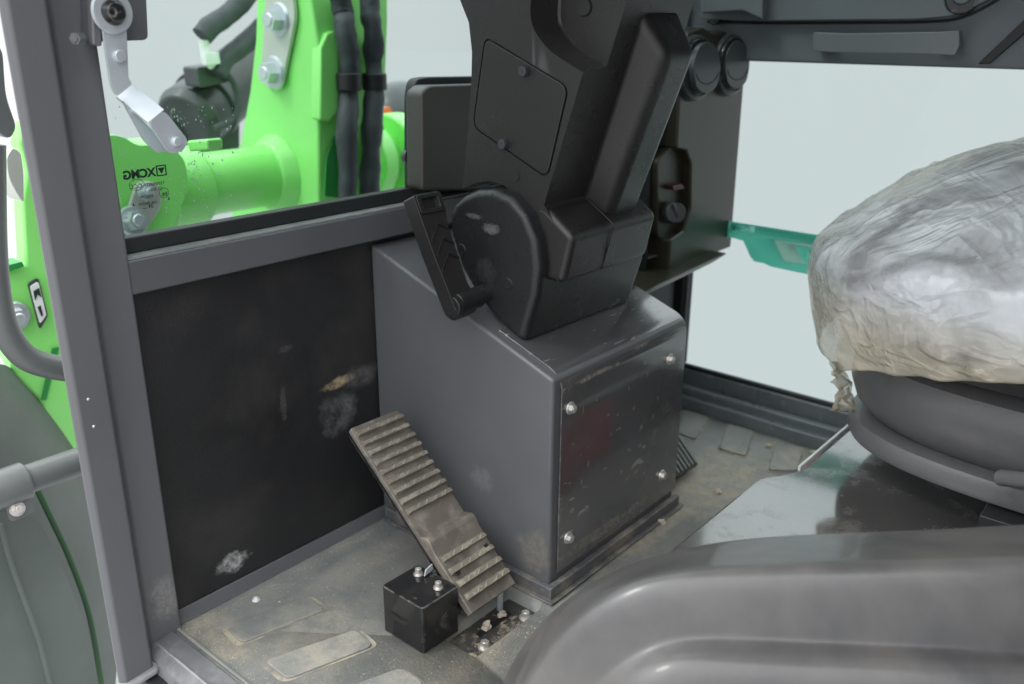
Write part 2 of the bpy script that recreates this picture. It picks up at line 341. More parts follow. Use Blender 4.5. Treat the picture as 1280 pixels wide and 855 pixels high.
def grid(bm, rows, close=False):
    vs = [[bm.verts.new(p) for p in r] for r in rows]
    for a, b in zip(vs, vs[1:]):
        for i in range(len(a)-1): bm.faces.new((a[i], a[i+1], b[i+1], b[i]))
    return vs

# ================================================================== THE SETTING: floor, walls, roof
FW, RW, BX0, BX1, BY = 1.304, 2.10, 1.10, 1.55, .845
fl = obj('floor', box(new(), .60, 2.03, -.75, 1.30, -.03, 0), 'mat'); tag(fl, 'dusty dark rubber cab floor mat with raised pads', kind='structure')
recess = ats([(562, 802), (592, 826), (684, 763), (640, 733)], 2, 0)
recess = [V((.893, .835, 0)), V((1.072, .835, 0)), V((1.072, .915, 0)), V((.893, .915, 0))]
boolean(fl, prism(new(), fillet(recess, .008, 3), (0, 0, .05), (0, 0, -.022)))
sub = obj('underfloor', box(new(), .58, 2.05, -.75, 1.32, -.05, -.0305), 'dark'); tag(sub, 'dark steel plate under the floor mat', kind='structure')
sill = obj('door_sill', prism(new(), [(.515, 0, -.16), (.545, 0, -.012), (.560, 0, .004), (.597, 0, .006), (.597, 0, -.16)], (0, 2.034, 0), (0, -.75, 0)), 'sill', bevel=.002, seg=2)
sle = obj('sill_edge', tube(new(), [(.562, -.75, .0045), (.562, .3, .0048), (.562, 1.1, .0045), (.562, 1.262, .0048)], .0022, 8, .3), 'weld', sill)
tag(sill, 'scuffed grey steel door sill at the foot of the pillar', kind='structure')
# front wall
fw = thing('front_wall', 'front wall of the cab with black vinyl panel and grey rail', None, (1.3, FW, 0), kind='structure')
obj('vinyl_panel', box(new(), .60, 2.06, 1.302, 1.32, 0, .64), 'vinyl', fw)
z0 = at(165, 370, 1, 1.277).z; z1 = at(158, 327, 1, 1.277).z
obj('rail', box(new(), .600, 1.56, 1.277, 1.3015, z0, z1), 'grey', fw, bevel=.004)
obj('rail_top_ledge', box(new(), .600, 1.56, 1.280, 1.318, z1+.0005, z1+.0035), 'sealdust', fw)
obj('skirting', prism(new(), [(.60, 1.284, .001), (.60, 1.297, .020), (.60, 1.3015, .022), (.60, 1.3015, .001)], (.52, 0, 0)), 'grey', fw, bevel=.002)
obj('lining_seam', tube(new(), [at(481, 305, 1, 1.300)+V((0, 0, 0)), at(484, 400, 1, 1.301), at(486, 470, 1, 1.300), at(488, 560, 1, 1.301)], .0035, 8, .5), 'vinyl', fw)
# right wall
rw = thing('right_wall', 'right cab wall with stepped dark window sill', None, (RW, .6, 0), kind='structure')
obj('sill_profile', prism(new(), [(2.13, 0, .093), (2.088, 0, .093), (2.084, 0, .089), (2.084, 0, .028), (2.073, 0, .028), (2.073, 0, .052), (2.070, 0, .055), (2.052, 0, .055), (2.048, 0, .051), (2.048, 0, .034), (2.030, 0, .034), (2.026, 0, .030), (2.024, 0, 0), (2.13, 0, 0)], (0, 2.1, 0), (0, -.8, 0)), 'sillteal', rw, bevel=.002, seg=2)
obj('corner_post', box(new(), 2.075, 2.13, 1.150, 1.32, .0935, 1.5), 'seal', rw, bevel=.006)
obj('corner_post_trim', box(new(), 2.045, 2.0745, 1.175, 1.32, .04, 1.5), 'header', rw, bevel=.006)
obj('seal', tube(new(), [(2.100, -.8, .097), (2.100, .2, .097), (2.094, 1.10, .099), (2.088, 1.143, .106), (2.088, 1.149, .15), (2.088, 1.149, .6), (2.088, 1.149, .93)], .007, 8), 'seal', rw)
hd = box(new(), 2.06, 2.16, -.8, 1.30, .921, 1.55)
obj('header_panel', hd, 'header', rw, bevel=.006)
# raised upper moulding on the header with its dark joint line
up = [at(x, y, 0, 2.055) for x, y in [(880, 24), (960, 26), (1150, 24), (1195, 20), (1235, 2), (1262, -14), (1290, -34), (1290, -260), (880, -260)]]
obj('upper_moulding', prism(new(), fillet(up, .01, 3), (-.022, 0, 0), (.003, 0, 0)), 'header', rw, bevel=.008)
obj('joint_line', tube(new(), [at(x, y, 0, 2.057) for x, y in [(884, 27), (960, 29), (1060, 28.5), (1150, 27.5), (1198, 23), (1240, 4), (1290, -30)]], .0028, 8), 'dark', rw)
dg_ = [at(x, y, 0, 2.055) for x, y in [(1222, 80), (1237, 80), (1300, 26), (1300, 6)]]
obj('diagonal_joint', prism(new(), dg_, (-.006, 0, 0), (.004, 0, 0)), 'dark', rw, bevel=.003)
obj('header_end_block', prism(new(), [at(x, y, 0, 2.03) for x, y in [(880, -60), (962, -60), (960, 25), (935, 14), (905, 16), (884, 17)]], (-.03, 0, 0)), 'header', rw, bevel=.005)
# roof and rear wall outside the picture, they shade the cab
rf = obj('ceiling', box(new(), .52, 2.2, -.8, 1.42, 1.56, 1.62), 'liner'); boolean(rf, box(new(), .80, 1.85, .72, 1.30, 1.5, 1.7)); tag(rf, 'cab roof lining', kind='structure')
bw = obj('rear_wall', box(new(), .62, 2.2, -.86, -.80, .0, 1.555), 'liner'); tag(bw, 'rear wall of the cab', kind='structure')
htc = obj('added_hatch_pane', box(new(), .79, 1.86, .71, 1.31, 1.625, 1.630), 'glass', org=(1.3, .5, 1.62)); tag(htc, 'tinted glass pane over an opening added in the cab roof for light', 'window')  # unseen hatch, added to let overhead sky light into the cab
# front wall: windows
win = thing('front_window', 'tinted front windscreen with black seal and mirrored maker print', 'window', (1.1, 1.32, .69))
zs0 = z1+.004; zs1 = at(150, 298, 1, 1.308).z
def seal_frame():
    bm = box(new(), .60, 1.60, 1.302, 1.325, zs0, zs1)
    return bm
obj('seal', seal_frame(), 'seal', win, bevel=.003)
obj('pane', box(new(), .60, 2.10, 1.327, 1.332, .55, 1.60), 'glass', win)
def text_mesh(s, size, m, name, parent, pos, xd, yd, bold=0., ext=.0003, align='LEFT'):
    cu = bpy.data.curves.new(name, 'FONT'); cu.body = s; cu.size = size; cu.extrude = ext; cu.offset = bold; cu.align_x = align
    to = bpy.data.objects.new('t', cu); COL.objects.link(to); bpy.context.view_layer.update()
    me = bpy.data.meshes.new_from_object(to.evaluated_get(bpy.context.evaluated_depsgraph_get())); bpy.data.objects.remove(to)
    xd, yd = V(xd).normalized(), V(yd).normalized(); zd = xd.cross(yd); base = ROOT[parent]
    for v in me.vertices: v.co = V(pos)-base+xd*v.co.x+yd*v.co.y+zd*v.co.z
    me.name = name; me.materials.append(M[m]); o = bpy.data.objects.new(name, me); COL.objects.link(o); o.parent = parent; ROOT[o] = base
    return o
YM = 1.3262   # print sits on the inner face of the pane, reads from outside
def mk(x, y): return at(x, y, 1, YM)
XL, ZU = (-1, 0, 0), (0, 0, 1)
text_mesh('XCMG', .0178, 'ink', 'maker_print', win, mk(194.5, 219.5), XL, ZU, .0008)
def square_logo():
    bm = new(); c = (mk(196, 207)+mk(207, 219))/2; s = .0085
    for (a, b, e, d) in ((-s, s, s-.002, s), (-s, s, -s, -s+.002), (-s, -s+.002, -s+.002, s-.002), (s-.002, s, -s+.002, s-.002)):
        box(bm, c.x+a, c.x+b, YM-.0006, YM, c.z+e, c.z+d)
    prism(bm, [c+V((-.0058, 0, .0045)), c+V((.0058, 0, .0045)), c+V((0, 0, -.0055))], (0, -.0006, 0))
    return bm
obj('emblem_print', square_logo(), 'ink', win)
text_mesh('TEMPERED', .0070, 'ink', 'small_print', win, mk(206, 230), XL, ZU)
text_mesh('GLASS', .0070, 'ink', 'small_print', win, mk(203, 237), XL, ZU)
text_mesh('E000290', .0064, 'ink', 'small_print', win, mk(192, 246), XL, ZU)
text_mesh('43R-000295', .0064, 'ink', 'small_print', win, mk(197, 254), XL, ZU)
text_mesh('24 ....', .008, 'ink', 'small_print', win, mk(192, 259), XL, ZU, .0002)
def ring(c, rx, rz, t=.0009):
    bm = new(); n = 28
    for i in range(n):
        a0, a1 = 2*math.pi*i/n, 2*math.pi*(i+1)/n
        P = [c+V((math.cos(a)*(rx+d), 0, math.sin(a)*(rz+d))) for a, d in ((a0, 0), (a1, 0), (a1, -t), (a0, -t))]
        bm.faces.new([bm.verts.new(p) for p in P])
    return bm
obj('ccc_print', ring(mk(171, 231), .0125, .0088), 'ink', win)
text_mesh('CCC', .010, 'ink', 'small_print', win, mk(178, 234.5), XL, ZU)
obj('approval_print', ring(mk(205, 241), .0082, .0082), 'ink', win)
text_mesh('E4', .0082, 'ink', 'small_print', win, mk(209.5, 244), XL, ZU, .0002)
for (x, y) in ((211, 248), (167, 256)):
    c = mk(x, y); obj('triangle_print', prism(new(), [c+V((-.002, 0, -.002)), c+V((.002, 0, -.002)), c+V((0, 0, .003))], (0, -.0004, 0)), 'ink', win)
drops = new(); rnd = random.Random(3)
for i in range(170):
    x = rnd.uniform(200, 262) if i < 90 else rnd.uniform(140, 300); y = rnd.uniform(130, 290)
    if i < 55: x = 214+(y-130)*.36+rnd.gauss(0, 4)
    if y > 293-(x-150)*.17: continue
    c = at(x, y, 1, 1.334); r = rnd.uniform(.0005, .0017)
    bmesh.ops.create_uvsphere(drops, u_segments=8, v_segments=5, radius=r, matrix=Matrix.Translation(c) @ Matrix.Diagonal((1, .5, rnd.uniform(.9, 1.6), 1)))
wd = obj('water_drops', drops, mat('water', (.8, .9, .85), .05, 0, spec=1.), win); wd['kind'] = 'stuff'
# right window
def flat(pts):
    b = new(); b.faces.new([b.verts.new(p) for p in pts]); return b
rwin = thing('side_window', 'right side window with a teal printed film strip', 'window', (2.11, .5, .1))
obj('pane', box(new(), 2.110, 2.116, -.8, 1.15, .093, .9205), 'glass', rwin)
tealp = ats([(905, 274), (915, 277), (1200, 321), (1200, 376), (1000, 341), (963, 333), (955, 329), (943, 327), (938, 321), (929, 301), (915, 297), (905, 297)], 0, 2.1085)
tl = obj('teal_strip', prism(new(), tealp, (.0005, 0, 0)), 'teal', rwin)
gpz = ats([(967, 300), (1060, 311), (1060, 337), (980, 327)], 0, 2.109)
boolean(tl, prism(new(), gpz, (.004, 0, 0), (-.002, 0, 0)))
gf = obj('grey_patch', prism(new(), gpz, (.0008, 0, 0)), 'greyfilm', rwin)
ipz = ats([(993, 307), (1060, 315), (1060, 335), (1004, 327)], 0, 2.109)
boolean(gf, prism(new(), ipz, (.004, 0, 0), (-.002, 0, 0)))
ip_ = obj('inner_patch', prism(new(), ipz, (.0008, 0, 0)), 'teal', rwin)
def pressed(o, body, size, pos, bold):
    t = text_mesh(body, size, 'inkpale', 'strip_print', rwin, pos, (0, 1, 0), (0, 0, 1), bold, .0003)
    c = new(); c.from_mesh(t.data); b0 = ROOT[t]
    for v in c.verts: v.co += b0; v.co.x += .0012 if v.co.x > pos.x else -.0012
    boolean(o, c)
pressed(tl, 'XCMG', .0175, at(936.5, 289.5, 0, 2.1096), .0003)
pressed(ip_, 'V', .026, at(1016, 323, 0, 2.1094), .0003)
ez0, ez1 = at(943, 291, 0, 2.109), at(937.5, 282.5, 0, 2.109)
ebm = lambda w: box(new(), 2.1088-w, 2.1104+w, ez0.y, ez1.y, ez0.z, ez1.z)
boolean(tl, ebm(.003)); obj('emblem_print', box(new(), 2.1092, 2.1100, ez0.y, ez1.y, ez0.z, ez1.z), 'inkpale', rwin)

# ================================================================== DOOR PILLAR
pl = thing('door_pillar', 'stepped grey steel door pillar at the front left corner', None, (.55, 1.28, -.02), kind='structure')
prof = [(.560, 1.42), (.481, 1.246), (.489, 1.236), (.536, 1.240), (.541, 1.248), (.549, 1.265), (.556, 1.272), (.611, 1.274), (.6135, 1.279), (.6135, 1.42)]
obj('post', prism(new(), [(x, y, -.02) for x, y in prof], (0, 0, 1.62)), 'pillar', pl, bevel=.0035, seg=3)
foot = [(.474, 1.245), (.484, 1.226), (.541, 1.230), (.549, 1.243), (.560, 1.266), (.612, 1.270), (.6135, 1.30), (.56, 1.40)]
obj('foot_plate', prism(new(), [(x, y, -.026) for x, y in foot], (0, 0, .012)), 'weld', pl, bevel=.005, seg=3)
obj('outer_skirt', box(new(), .520, .60, 1.20, 1.27, -.35, -.030), 'seal', pl, bevel=.006)
for (x, y) in ((110, 499), (117, 533)):
    obj('paint_drip', cyl(new(), at(x, y, 1, 1.238), at(x, y, 1, 1.238)+V((0, -.002, 0)), .003, .001, 10), 'zinc', pl)
# latch bracket + link arm
lb = thing('hinge_bracket', 'grey folded bracket plate bolted beside the pillar top', 'bracket', (.64, 1.24, .98))
Yb = 1.245
obj('bracket_plate', prism(new(), fillet([at(x, y, 1, Yb) for x, y in [(112, -80), (180, -80), (186, 50), (113, 53)]], .008, 4), (0, .03, 0)), 'grey', lb, bevel=.003)
obj('bracket_web', prism(new(), [at(x, y, 1, Yb-.001) for x, y in [(106, -80), (118, -80), (122, 58), (110, 56)]], (0, -.014, 0)), 'pillar', lb, bevel=.003)
bolt(at(103, 48, 1, 1.240), (-.9, -.6, 0), .0085, lb, h=.016, name='nut', washer=False, m='tube')
la = thing('link_arm', 'bright zinc cranked link arm hanging from the bracket bolt', 'window stay', at(140, 15, 1, 1.222))
Y1, Y2 = 1.224, 1.17
s1 = [at(126, 20, 1, Y1), at(140, 0, 1, Y1), at(158, 14, 1, Y1), at(158, 45, 1, Y1), at(160.5, 98, 1, Y1), at(166, 105, 1, Y1), at(146, 121, 1, Y1), at(139, 110, 1, Y1), at(130, 60, 1, Y1)]
def strip(pts_front, thick):
    return prism(new(), pts_front, thick)
e0, e1 = at(146, 121, 1, Y1), at(166, 105, 1, Y1)
g0, g1 = at(185, 153, 1, Y2), at(205, 137, 1, Y2)
top = fillet([at(124, -2, 1, Y1), at(156, -6, 1, Y1), at(159, 45, 1, Y1), at(161, 98, 1, Y1), e1, e0, at(138.5, 108, 1, Y1), at(131, 60, 1, Y1)], .012, 4)
obj('upper_leg', prism(new(), top, (0, .0035, 0)), 'zinc', la, bevel=.0006, seg=1)
obj('bent_middle', prism(new(), [e0, e1, g1, g0], (0, .003, -.002)), 'zinc', la)
low = fillet([g0, g1, at(236, 176, 1, Y2), at(229, 190, 1, Y2), at(212, 193, 1, Y2)], .010, 5)
obj('lower_leg', prism(new(), low, (0, .0035, 0)), 'zinc', la, bevel=.0006, seg=1)
low2 = fillet([at(152, 124, 1, Y2+.03), at(178, 150, 1, Y2+.03), at(215, 188, 1, Y2+.03), at(196, 191, 1, Y2+.03), at(180, 176, 1, Y2+.03)], .004, 3)
obj('rear_leg', prism(new(), low2, (0, .0035, 0)), 'zinc', la)
obj('pivot_washer', cyl(new(), at(140, 15, 1, Y1-.001), at(140, 15, 1, Y1-.001)+V((0, -.004, 0)), .0285, .0265, 32), 'zinc', la)
pb = obj('pivot_bolt', cyl(new(), at(142, 15, 1, Y1-.005), at(142, 15, 1, Y1-.005)+V((0, -.010, 0)), .0175, .012, 28), 'gloss', la, bevel=.002)
boolean(pb, cyl(new(), at(143.5, 15.5, 1, Y1-.02)+V((0, .007, 0)), at(143.5, 15.5, 1, Y1-.02)+V((0, -.02, 0)), .0055, None, 6))
obj('rivet', cyl(new(), at(149, 70, 1, Y1), at(149, 70, 1, Y1)+V((0, -.006, 0)), .0085, .0078, 20), 'zinc', la, bevel=.001)
obj('screw', cyl(new(), at(220, 177, 1, Y2), at(220, 177, 1, Y2)+V((0, -.006, 0)), .0075, .0062, 20), 'zinc', la, bevel=.001)

# wiper motor housing on the front wall
wh = thing('motor_housing', 'rounded grey housing box beside the steering column in a black frame', 'housing', (1.35, 1.27, .78))
fr = fillet(ats([(516, 240), (516, 120), (520, 99), (535, 96.5), (640, 95), (640, 240)], 1, 1.298), .014, 5)
obj('black_frame', prism(new(), fr, (0, .026, 0)), 'seal', wh, bevel=.003)
hb = fillet(ats([(528, 238), (527, 116), (537, 107), (612, 105), (612, 238)], 1, 1.25), .010, 5)
obj('cover', prism(new(), hb, (0, .045, 0)), mat('housing_plastic', (.048, .047, .042), .28, bump=.3, bscale=900), wh, bevel=.008, seg=4)
obj('side_lobe', cyl(new(), at(513, 196, 1, 1.315), at(513, 196, 1, 1.315)+V((0, .01, 0)), .016), 'black', wh)

# ================================================================== PEDESTAL
ped = thing('steering_pedestal', 'grey sheet steel box pedestal carrying the steering column', 'pedestal', (1.32, 1.07, 0))
sl_ = .36; ztop = lambda y: .4313+sl_*(y-.837)
obj('box', prism(new(), [(BX0+.004, BY, .0), (BX0+.004, 1.3, 0), (BX0+.004, 1.3, ztop(1.3)), (BX0+.004, BY, ztop(BY))], (BX1-BX0-.01, 0, 0)), 'pedestal', ped, bevel=.007)
fl_ = new()
prism(fl_, [(1.084, 1.28, 0), (1.084, BY-.022, 0), (1.56, BY-.022, 0), (1.56, BY-.004, 0), (1.1035, BY-.004, 0), (1.1035, 1.28, 0)], (0, 0, .004), (0, 0, .002))
prism(fl_, [(1.092, 1.28, 0), (1.092, BY-.014, 0), (1.55, BY-.014, 0), (1.55, BY-.001, 0), (1.1038, BY-.001, 0), (1.1038, 1.28, 0)], (0, 0, .024), (0, 0, .0061))
obj('base_flange', fl_, 'skirt', ped, bevel=.003)
cv = thing
# cover plate: a bent sheet, face + short top leaf
yc = BY-.0045; x0, x1 = 1.124, 1.545
pts = []
arc = []
zt = ztop(yc)
outer = [(yc, .045), (yc, zt-.028)]
for k in range(1, 7):
    t = k/6; a = V((yc, zt-.028)); b_ = V((yc, zt+.003)); c_ = V((yc+.030, ztop(yc+.030)+.004))
    outer.append(tuple((1-t)**2*a+2*t*(1-t)*b_+t*t*c_))
outer.append((.985, ztop(.985)+.004))
inner = [(y+(.0035 if i < 2 else .002), z-(0 if i < 2 else .0035)) for i, (y, z) in enumerate(outer)]
bm = prism(new(), [(x0, y, z) for y, z in outer+inner[::-1]], (x1-x0, 0, 0))
cp = obj('cover_plate', bm, 'cover', ped, bevel=.0012, seg=2)
for (x, y) in ((713, 510), (837, 449), (827, 594), (710, 672)):
    bolt(at(x, y, 1, yc), (0, -1, 0), .0085, ped)
# ================================================================== STEERING COLUMN
colm = thing('steering_column', 'black plastic steering column shroud rising from the pedestal', 'steering column', (1.31, 1.0, .49))
XD, XS, XR = 1.135, 1.163, 1.47
dpx = [(560, 268), (566, 254), (578, 244), (595, 237), (615, 236), (638, 246), (657, 268), (670, 300), (674, 335), (671, 370), (661, 405), (654, 433), (617, 398), (596, 374), (574, 335), (562, 295)]
dr = [at(x, y, 0, XD) for x, y in dpx]
obj('lower_drum', prism(new(), dr, (XR-XD+.006, 0, 0)), 'drum', colm, bevel=.016, seg=5)
spx = [(575, 0), (586, 28), (590, 65), (589, 108), (583, 185), (578, 236), (593, 229), (612, 226), (630, 232), (650, 248), (668, 272), (682, 303), (690, 330), (697, 354), (704, 297), (680, 256), (729, 90), (790, 0)]
sp = [at(x, y, 0, XS) for x, y in spx]
d = (sp[-1]-sp[-2]).normalized(); d2 = (sp[-1]-sp[-3]).normalized()
sp[-1] = sp[-3]+(sp[-2]-sp[-3]).normalized()*.62
sp[0] = sp[0]; sp.insert(0, V((XS, sp[0].y-.13, sp[-1].z+.03)))
sh = obj('upper_shroud', prism(new(), sp, (.264, 0, 0)), 'plastic', colm, bevel=.010, seg=5)
# deep pocket high on the left face
pk = [at(x, y, 0, XS) for x, y in [(668, -90), (662, 30), (684, 62), (732, 93), (790, 118), (900, -60)]]
def loft_cut(pts, secs):
    b = new(); c = sum(pts, V())/len(pts); rs = [[b.verts.new(c+(p-c)*k+V((d_, 0, 0))) for p in pts] for d_, k in secs]
    b.faces.new(rs[0][::-1]); b.faces.new(rs[-1])
    for u, v in zip(rs, rs[1:]):
        for i in range(len(pts)): b.faces.new((u[i], u[(i+1) % len(pts)], v[(i+1) % len(pts)], v[i]))
    return b
boolean(sh, loft_cut(fillet(pk, .03, 6), [(-.004, 1.0), (.0, 1.0), (.012, .988), (.036, .955), (.050, .93), (.057, .905), (.060, .87)]))
pk2 = [at(x, y, 0, XS) for x, y in [(676, -100), (676, 22), (694, 48), (738, 74), (796, 96), (910, -60)]]
# access cover seat
ac = [at(x, y, 0, XS) for x, y in [(607, 47), (710, 109), (684, 222), (592, 158)]]
c0 = sum(ac, V())/4
boolean(sh, prism(new(), fillet([c0+(p-c0)*1.03 for p in ac], .018, 5), (.004, 0, 0), (-.004, 0, 0)))
boolean(sh, prism(new(), fillet([c0+(p-c0)*1.03 for p in ac], .018, 5), (.010, 0, 0), (-.006, 0, 0)))
acv = obj('access_cover', prism(new(), fillet([c0+(p-c0)*.995 for p in ac], .017, 6), (.006, 0, 0), (-.0015, 0, 0)), 'plastic', colm, bevel=.0015, seg=2)
for (x, y) in ((657, 89), (631, 180)):
    p = at(x, y, 0, XS-.002); o = obj('screw', cyl(new(), p, p+V((-.010, 0, 0)), .0085, .008, 20), 'vent', acv, bevel=.001)
p = at(644, 220, 0, XS); obj('plug', cyl(new(), p, p+V((-.0015, 0, 0)), .0105, .0098, 24), 'plastic', colm)
p = at(730, 9, 0, XS+.058); obj('plug', cyl(new(), p, p+V((-.002, 0, 0)), .014, .013, 24), 'plastic', colm)
for (x, y) in ((577, 312), (635, 355)):
    p = at(x, y, 0, XD); obj('plug', cyl(new(), p, p+V((-.0015, 0, 0)), .0105, .0095, 24), 'drum', colm)
# raised rib on the driver's face
A_ = at(680, 256, 0, XS); B_ = at(729, 90, 0, XS); dd = (B_-A_).normalized(); nn = V((0, -dd.z, dd.y)); nn = nn if nn.y < 0 else -nn
def bf(x, s, h): return V((x, A_.y, A_.z))+dd*s+nn*h
rib = new()
x0r, x1r = 1.272, 1.400
lo = [bf(x0r, -.10, -.01), bf(x1r, -.10, -.01), bf(x1r, .33, -.01), bf(x0r, .33, -.01)]
hi = [bf(x0r+.022, -.06, .052), bf(x1r-.012, -.06, .052), bf(x1r-.012, .275, .060), bf(x0r+.022, .275, .060)]
va = [rib.verts.new(p) for p in lo]; vb = [rib.verts.new(p) for p in hi]
rib.faces.new(va[::-1]); rib.faces.new(vb)
for i in range(4): rib.faces.new((va[i], va[(i+1) % 4], vb[(i+1) % 4], vb[i]))
obj('raised_rib', rib, 'plastic', colm, bevel=.020, seg=6)
# flared skirt over the drum
C_ = at(704, 297, 0, XS); D_ = at(697, 354, 0, XS)
fl3 = [V((XS, A_.y+.02, A_.z-.002)), A_+V((0, -.004, -.004)), V((XS, C_.y-.022, C_.z+.004)), V((XS, D_.y-.012, D_.z)), V((XS, D_.y+.05, D_.z))]
obj('flared_skirt', prism(new(), fl3, (XR-XS-.045, 0, 0), (-.001, 0, 0)), 'plastic', colm, bevel=.022, seg=7)
SX_ = at(752, 330, 1, D_.y-.012).x
sl_pts = [V((SX_, p.y, p.z)) for p in fl3[1:4]]+[]
obj('seam', tube(new(), [V((SX_, A_.y-.006, A_.z-.004)), V((SX_, C_.y-.020, C_.z+.010)), V((SX_, C_.y-.0215, C_.z-.006)), V((SX_, D_.y-.0125, D_.z+.004))], .0011, 6), 'dark', colm)
# tilt lever
lev = thing('tilt_lever', 'ribbed black tilt lever with a square thumb recess beside the drum', 'lever', at(600, 372, 0, 1.12))
Lt = at(537, 246, 0, 1.075); Lb = at(583, 378, 0, 1.075)
ld = (Lb-Lt).normalized(); ln = V((0, ld.z, -ld.y)); ln = ln if ln.y < 0 else -ln
def lf(x, s, h): return V((1.072+x*1.36, Lt.y, Lt.z))+V((0, ld.y, ld.z))*s+ln*h
LL = (Lb-Lt).length
ldn = (Lb-Lt)
lv = new()
WL = 1.2
out = [(-.024, -.008), (.022, -.008), (.024, .02), (.017, .05), (.016, LL-.03), (.024, LL), (.014, LL+.02), (-.010, LL+.024), (-.020, LL+.01), (-.024, LL*.5)]
prism(lv, fillet([lf(x, s, 0) for x, s in out], .006, 3), -ln*.030)
lvo = obj('lever_body', lv, 'plastic', lev, bevel=.0025, seg=3)
boolean(lvo, prism(new(), fillet([lf(x, s, .002) for x, s in [(-.015, .002), (.014, .002), (.014, .020), (-.015, .020)]], .004, 3), -ln*.008))
obj('thumb_rim', prism(new(), fillet([lf(x, s, .0) for x, s in [(-.022, -.006), (.021, -.006), (.021, .028), (-.022, .028)]], .006, 3), ln*.003), 'plastic', lev, bevel=.0012, seg=2)
boolean(bpy.data.objects['thumb_rim'], prism(new(), fillet([lf(x, s, .006) for x, s in [(-.015, .001), (.014, .001), (.014, .021), (-.015, .021)]], .004, 3), -ln*.012))
for k in range(3):
    s = .045+k*.027; c = []
    c = [lf(-.021, s+.028, 0), lf(0., s, 0), lf(.0155, s+.014, 0), lf(.0155, s+.018, 0), lf(0., s+.0055, 0), lf(-.021, s+.034, 0)]
    obj('chevron', prism(new(), c, ln*.0028), 'drum', lev, bevel=.0006, seg=1)
obj('end_cap', cyl(new(), V((1.046, 0, 0))+V((0, Lb.y+.008, Lb.z-.004)), V((1.060, Lb.y+.008, Lb.z-.004)), .019, None, 28), 'drum', lev, bevel=.002)
obj('boss', cyl(new(), V((1.058, Lb.y+.01, Lb.z-.001)), V((1.118, Lb.y+.01, Lb.z-.001)), .019, None, 28), 'drum', lev, bevel=.003)
obj('pivot', cyl(new(), V((1.115, Lb.y+.01, Lb.z+.001)), V((1.137, Lb.y+.01, Lb.z+.001)), .017, None, 28), 'plastic', lev, bevel=.002)
obj('stop_block', box(new(), 1.115, 1.14, Lb.y+.045, Lb.y+.07, ztop(Lb.y+.05)-.01, ztop(Lb.y+.05)+.03), 'drum', lev, bevel=.002)

# ================================================================== VENT CONSOLE right of the column
M['ringgap'] = mat('black_gap', (.006, .006, .006), .6)
M['flap'] = mat('vent_flap_plastic', (.06, .068, .072), .25)
vc = thing('vent_console', 'tall olive black side console with two round air vents', 'console', (1.97, 1.1, .45))
YC = 1.05
cpx = [(828, 420), (843, 334), (914, 308), (932, 90), (925, 45), (905, 38), (893, 42), (880, 34), (862, 42), (855, 55), (848, 120), (846, 180), (862, 186), (866, 212), (864, 262), (855, 290), (840, 301), (838, 318)]
body = [at(x, y, 1, YC) for x, y in [(836, 340), (914, 309), (933, 70), (926, 46), (905, 38), (893, 43), (880, 34), (862, 40), (852, 60), (846, 185), (858, 188), (864, 205), (863, 262), (855, 288), (838, 300)]]
obj('front_cover', prism(new(), body, (0, .12, 0)), 'olive', vc, bevel=.006, seg=3)
side = new()
xa, xb = at(800, 300, 1, 1.12).x-.02, at(852, 200, 1, YC).x
box(side, xa, xb-.005, 1.16, 1.19, .40, 1.25)      # back of the shelves
box(side, xa, xa+.008, 1.09, 1.1595, .40, 1.25)
obj('shelf_case', side, 'dark', vc)
for zz in (at(820, 150, 1, 1.09).z, at(815, 200, 1, 1.09).z, at(820, 318, 1, 1.09).z):
    obj('shelf', box(new(), xa+.009, xb-.004, 1.085, 1.155, zz-.004, zz), 'tube', vc, bevel=.001)
cup = obj('switch_hollow', prism(new(), fillet([at(x, y, 1, 1.075) for x, y in [(840, 180), (864, 190), (866, 262), (856, 300), (832, 306), (822, 296), (822, 200)]], .018, 6), (0, .06, 0)), 'olive', vc, bevel=.004)
obj('key_switch', cyl(new(), at(836, 266, 1, 1.075), at(845, 266, 1, 1.03), .0265, .024, 28), 'vent', vc, bevel=.003)
obj('key_slot', prism(new(), [at(x, y, 1, 1.028) for x, y in [(841, 255), (844, 254), (850, 276), (847, 277)]], (0, -.002, 0)), 'vent', vc)
obj('red_switch', prism(new(), fillet([at(x, y, 1, 1.055) for x, y in [(841, 232), (853, 230), (856, 236), (842, 238)]], .002, 2), (0, .02, 0)), 'red', vc, bevel=.001)
